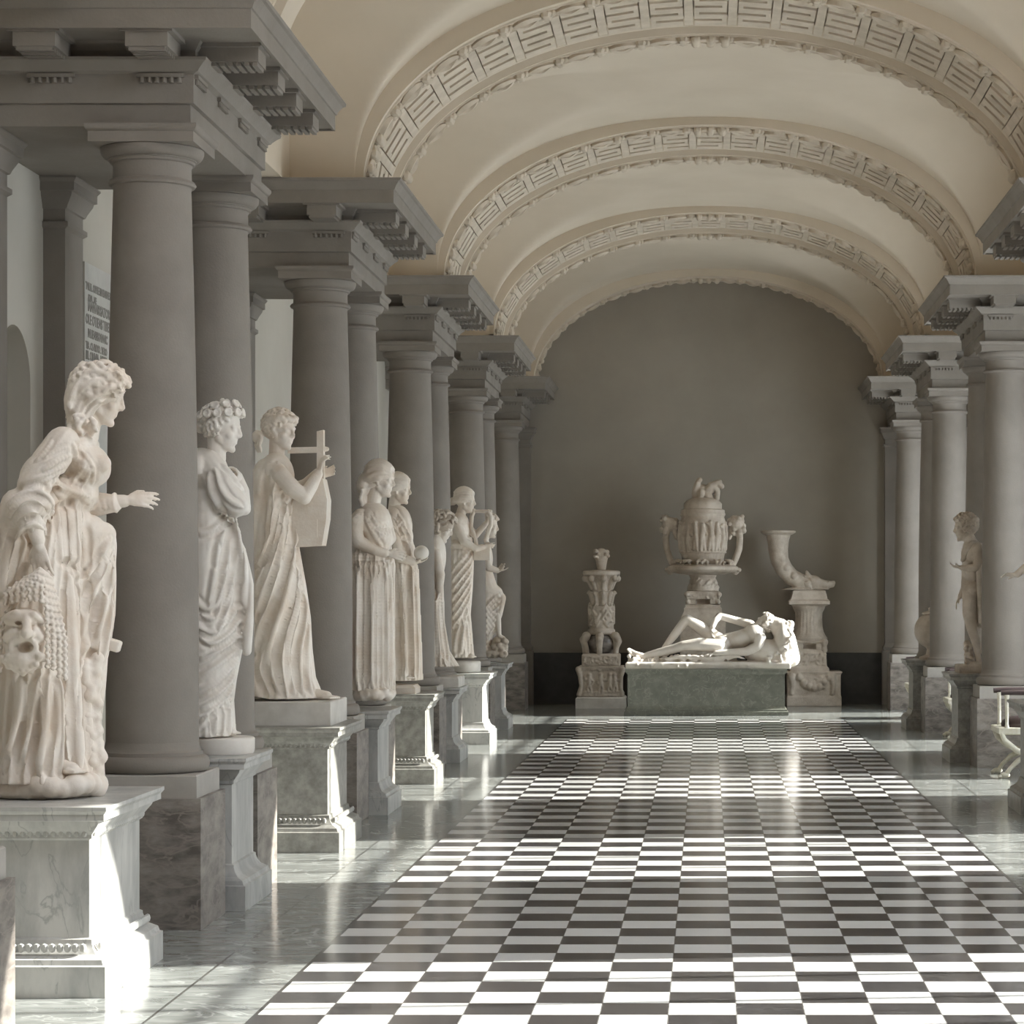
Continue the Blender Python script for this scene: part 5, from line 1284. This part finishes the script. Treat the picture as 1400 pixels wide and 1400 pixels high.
b = MB().lathe(x0, YR, [(r*k, Z(y)) for r, y in ((25, 876), (26, 873), (23, 869), (20.5, 864), (19, 856), (18.6, 846), (19, 838), (21, 834), (22.5, 831), (22.5, 828))], 96, fl); build('fluted_drum', b, M_STATUE2, e)
b = MB().rect([(0, Z(829)), (.01, Z(828)), (.06, Z(826)), (.06, Z(822)), (.03, Z(819)), (0, Z(808)), (-.03, Z(806))], x0-22*k, x0+22*k, YR-22*k, YR+22*k); build('capping_block', b, M_STATUE2, e, True, 25)
hr = thing('marble_rhyton', 'marble drinking horn ending in a boar head, standing on the fluted stand', 'drinking horn', (x0, YR, Z(806)))
g = Fig(YR-.1); g.on('h')
path = [(1064, 731, 17), (1064, 738, 15), (1064, 752, 13.5), (1066, 766, 12.5), (1072, 778, 12), (1082, 789, 11.5), (1096, 796, 11), (1108, 800, 11)]
g.cur.tube([g.p(x, y) for x, y, r in path], [r*g.k for x, y, r in path], 32)
for i in (2, 3, 4, 5): x, y, r = path[i]; g.ball(x+3, y-2, -.08, 6)
g.ell(1088, 806, 0, 20, 3, 14)
sculpt('horn', g.m['h'], M_STATUE2, hr, .009, 1, Z(806)+.001)
g.on('r').cur.lathe(g.p(1064, 729).x, YR-.1, [(r*g.k, Zz(y, YR-.1)) for r, y in ((16, 732), (21, 730), (24, 728), (24, 726), (22, 725.5))], 40); build('rim', g.m['r'], M_STATUE2, hr)
g.on('b').ell(1112, 796, 0, 12, 10, 11, -14).chain([(1114, 797, 0, 8.5), (1126, 799, 0, 6.5), (1137, 799, 0, 4.6), (1139, 797, 0, 3.4)]).chain([(1116, 803, 0, 6), (1130, 804, 0, 3.4)])
for s_ in (-1, 1): g.chain([(1107, 790, s_*.06, 4), (1103, 782, s_*.08, 2.2)]); g.ball(1119, 793, s_*.07, 2.6); g.chain([(1131, 801, s_*.04, 1.6), (1133, 795, s_*.05, 1)])
rnd = random.Random(19)
for i in range(40): g.ball(1106+rnd.uniform(-7, 5), 798+rnd.uniform(-11, 9), rnd.uniform(-.11, .11), rnd.uniform(2.2, 3.6))
sculpt('boar_head', g.m['b'], M_STATUE2, hr, .009, 1, Z(806)+.001)

# ================================================================== CURULE ARMCHAIRS
def chair(cx, cy, label):
    e = thing('curule_armchair', label, 'armchair', (cx, cy, 0), 'white cross-legged armchairs'); HW, HD = .29, .27
    legs = []
    for sy in (-1, 1):
        for sx in (-1, 1):
            b = MB(); y = cy+sy*HD; pts = [(.30, .40), (.27, .33), (.17, .245), (.06, .205), (0, .20), (-.06, .195), (-.15, .155), (-.22, .085), (-.255, .035)]
            b.tube([(cx+sx*x, y+.012*sx, z) for x, z in pts], [.020, .024, .026, .028, .030, .027, .024, .020, .020], 10)
            l = build('leg', b, M_WOOD, e)
            f = MB(); fx = cx-sx*.265
            f.ell((fx, y+.012*sx, .028), ax3, (.045, .028, .027), 12, 8)
            for t in (-1, 0, 1): f.ell((fx-sx*.042, y+.012*sx+t*.017, .017), ax3, (.018, .010, .016), 8, 6)
            build('paw_foot', f, M_WOOD, l)
        b = MB(); y = cy+sy*HD
        b.tube([(cx-.30, y, .735), (cx-.2, y, .74), (cx+.2, y, .74), (cx+.30, y, .735)], [.022, .024, .024, .022], 10); o = build('arm_rail', b, M_CUSH, e); o['label'] = 'dark arm rail'
        for sx in (-1, 0, 1):
            b = MB().lathe(cx+sx*.25, y, [(.022, .43), (.018, .45), (.014, .47), (.016, .6), (.017, .68), (.022, .70), (.022, .72)], 14); build('arm_post', b, M_WOOD, e)
    b = MB().rect([(-.02, .375), (0, .385), (0, .43), (-.01, .435)], cx-HW-.03, cx+HW+.03, cy-HD-.03, cy+HD+.03); build('seat_frame', b, M_WOOD, e, False)
    b = MB().ell((cx, cy, .455), ax3, (HW-.02, HD-.03, .085), 28, 14); o = build('cushion', b, M_CUSH, e); o['label'] = 'dark leather cushion'
    b = MB().tube([(cx, cy-HD, .20), (cx, cy+HD, .20)], .016, 8); build('stretcher', b, M_WOOD, e)
chair(2.83, 21.2, 'white cross-legged armchair with dark cushion at the right edge, behind the cut-off pedestal')
chair(2.93, 26.6, 'white cross-legged armchair behind the pedestal of the nude youth')
chair(2.83, 30.6, 'white cross-legged armchair farthest back, behind the pedestal of the round urn')
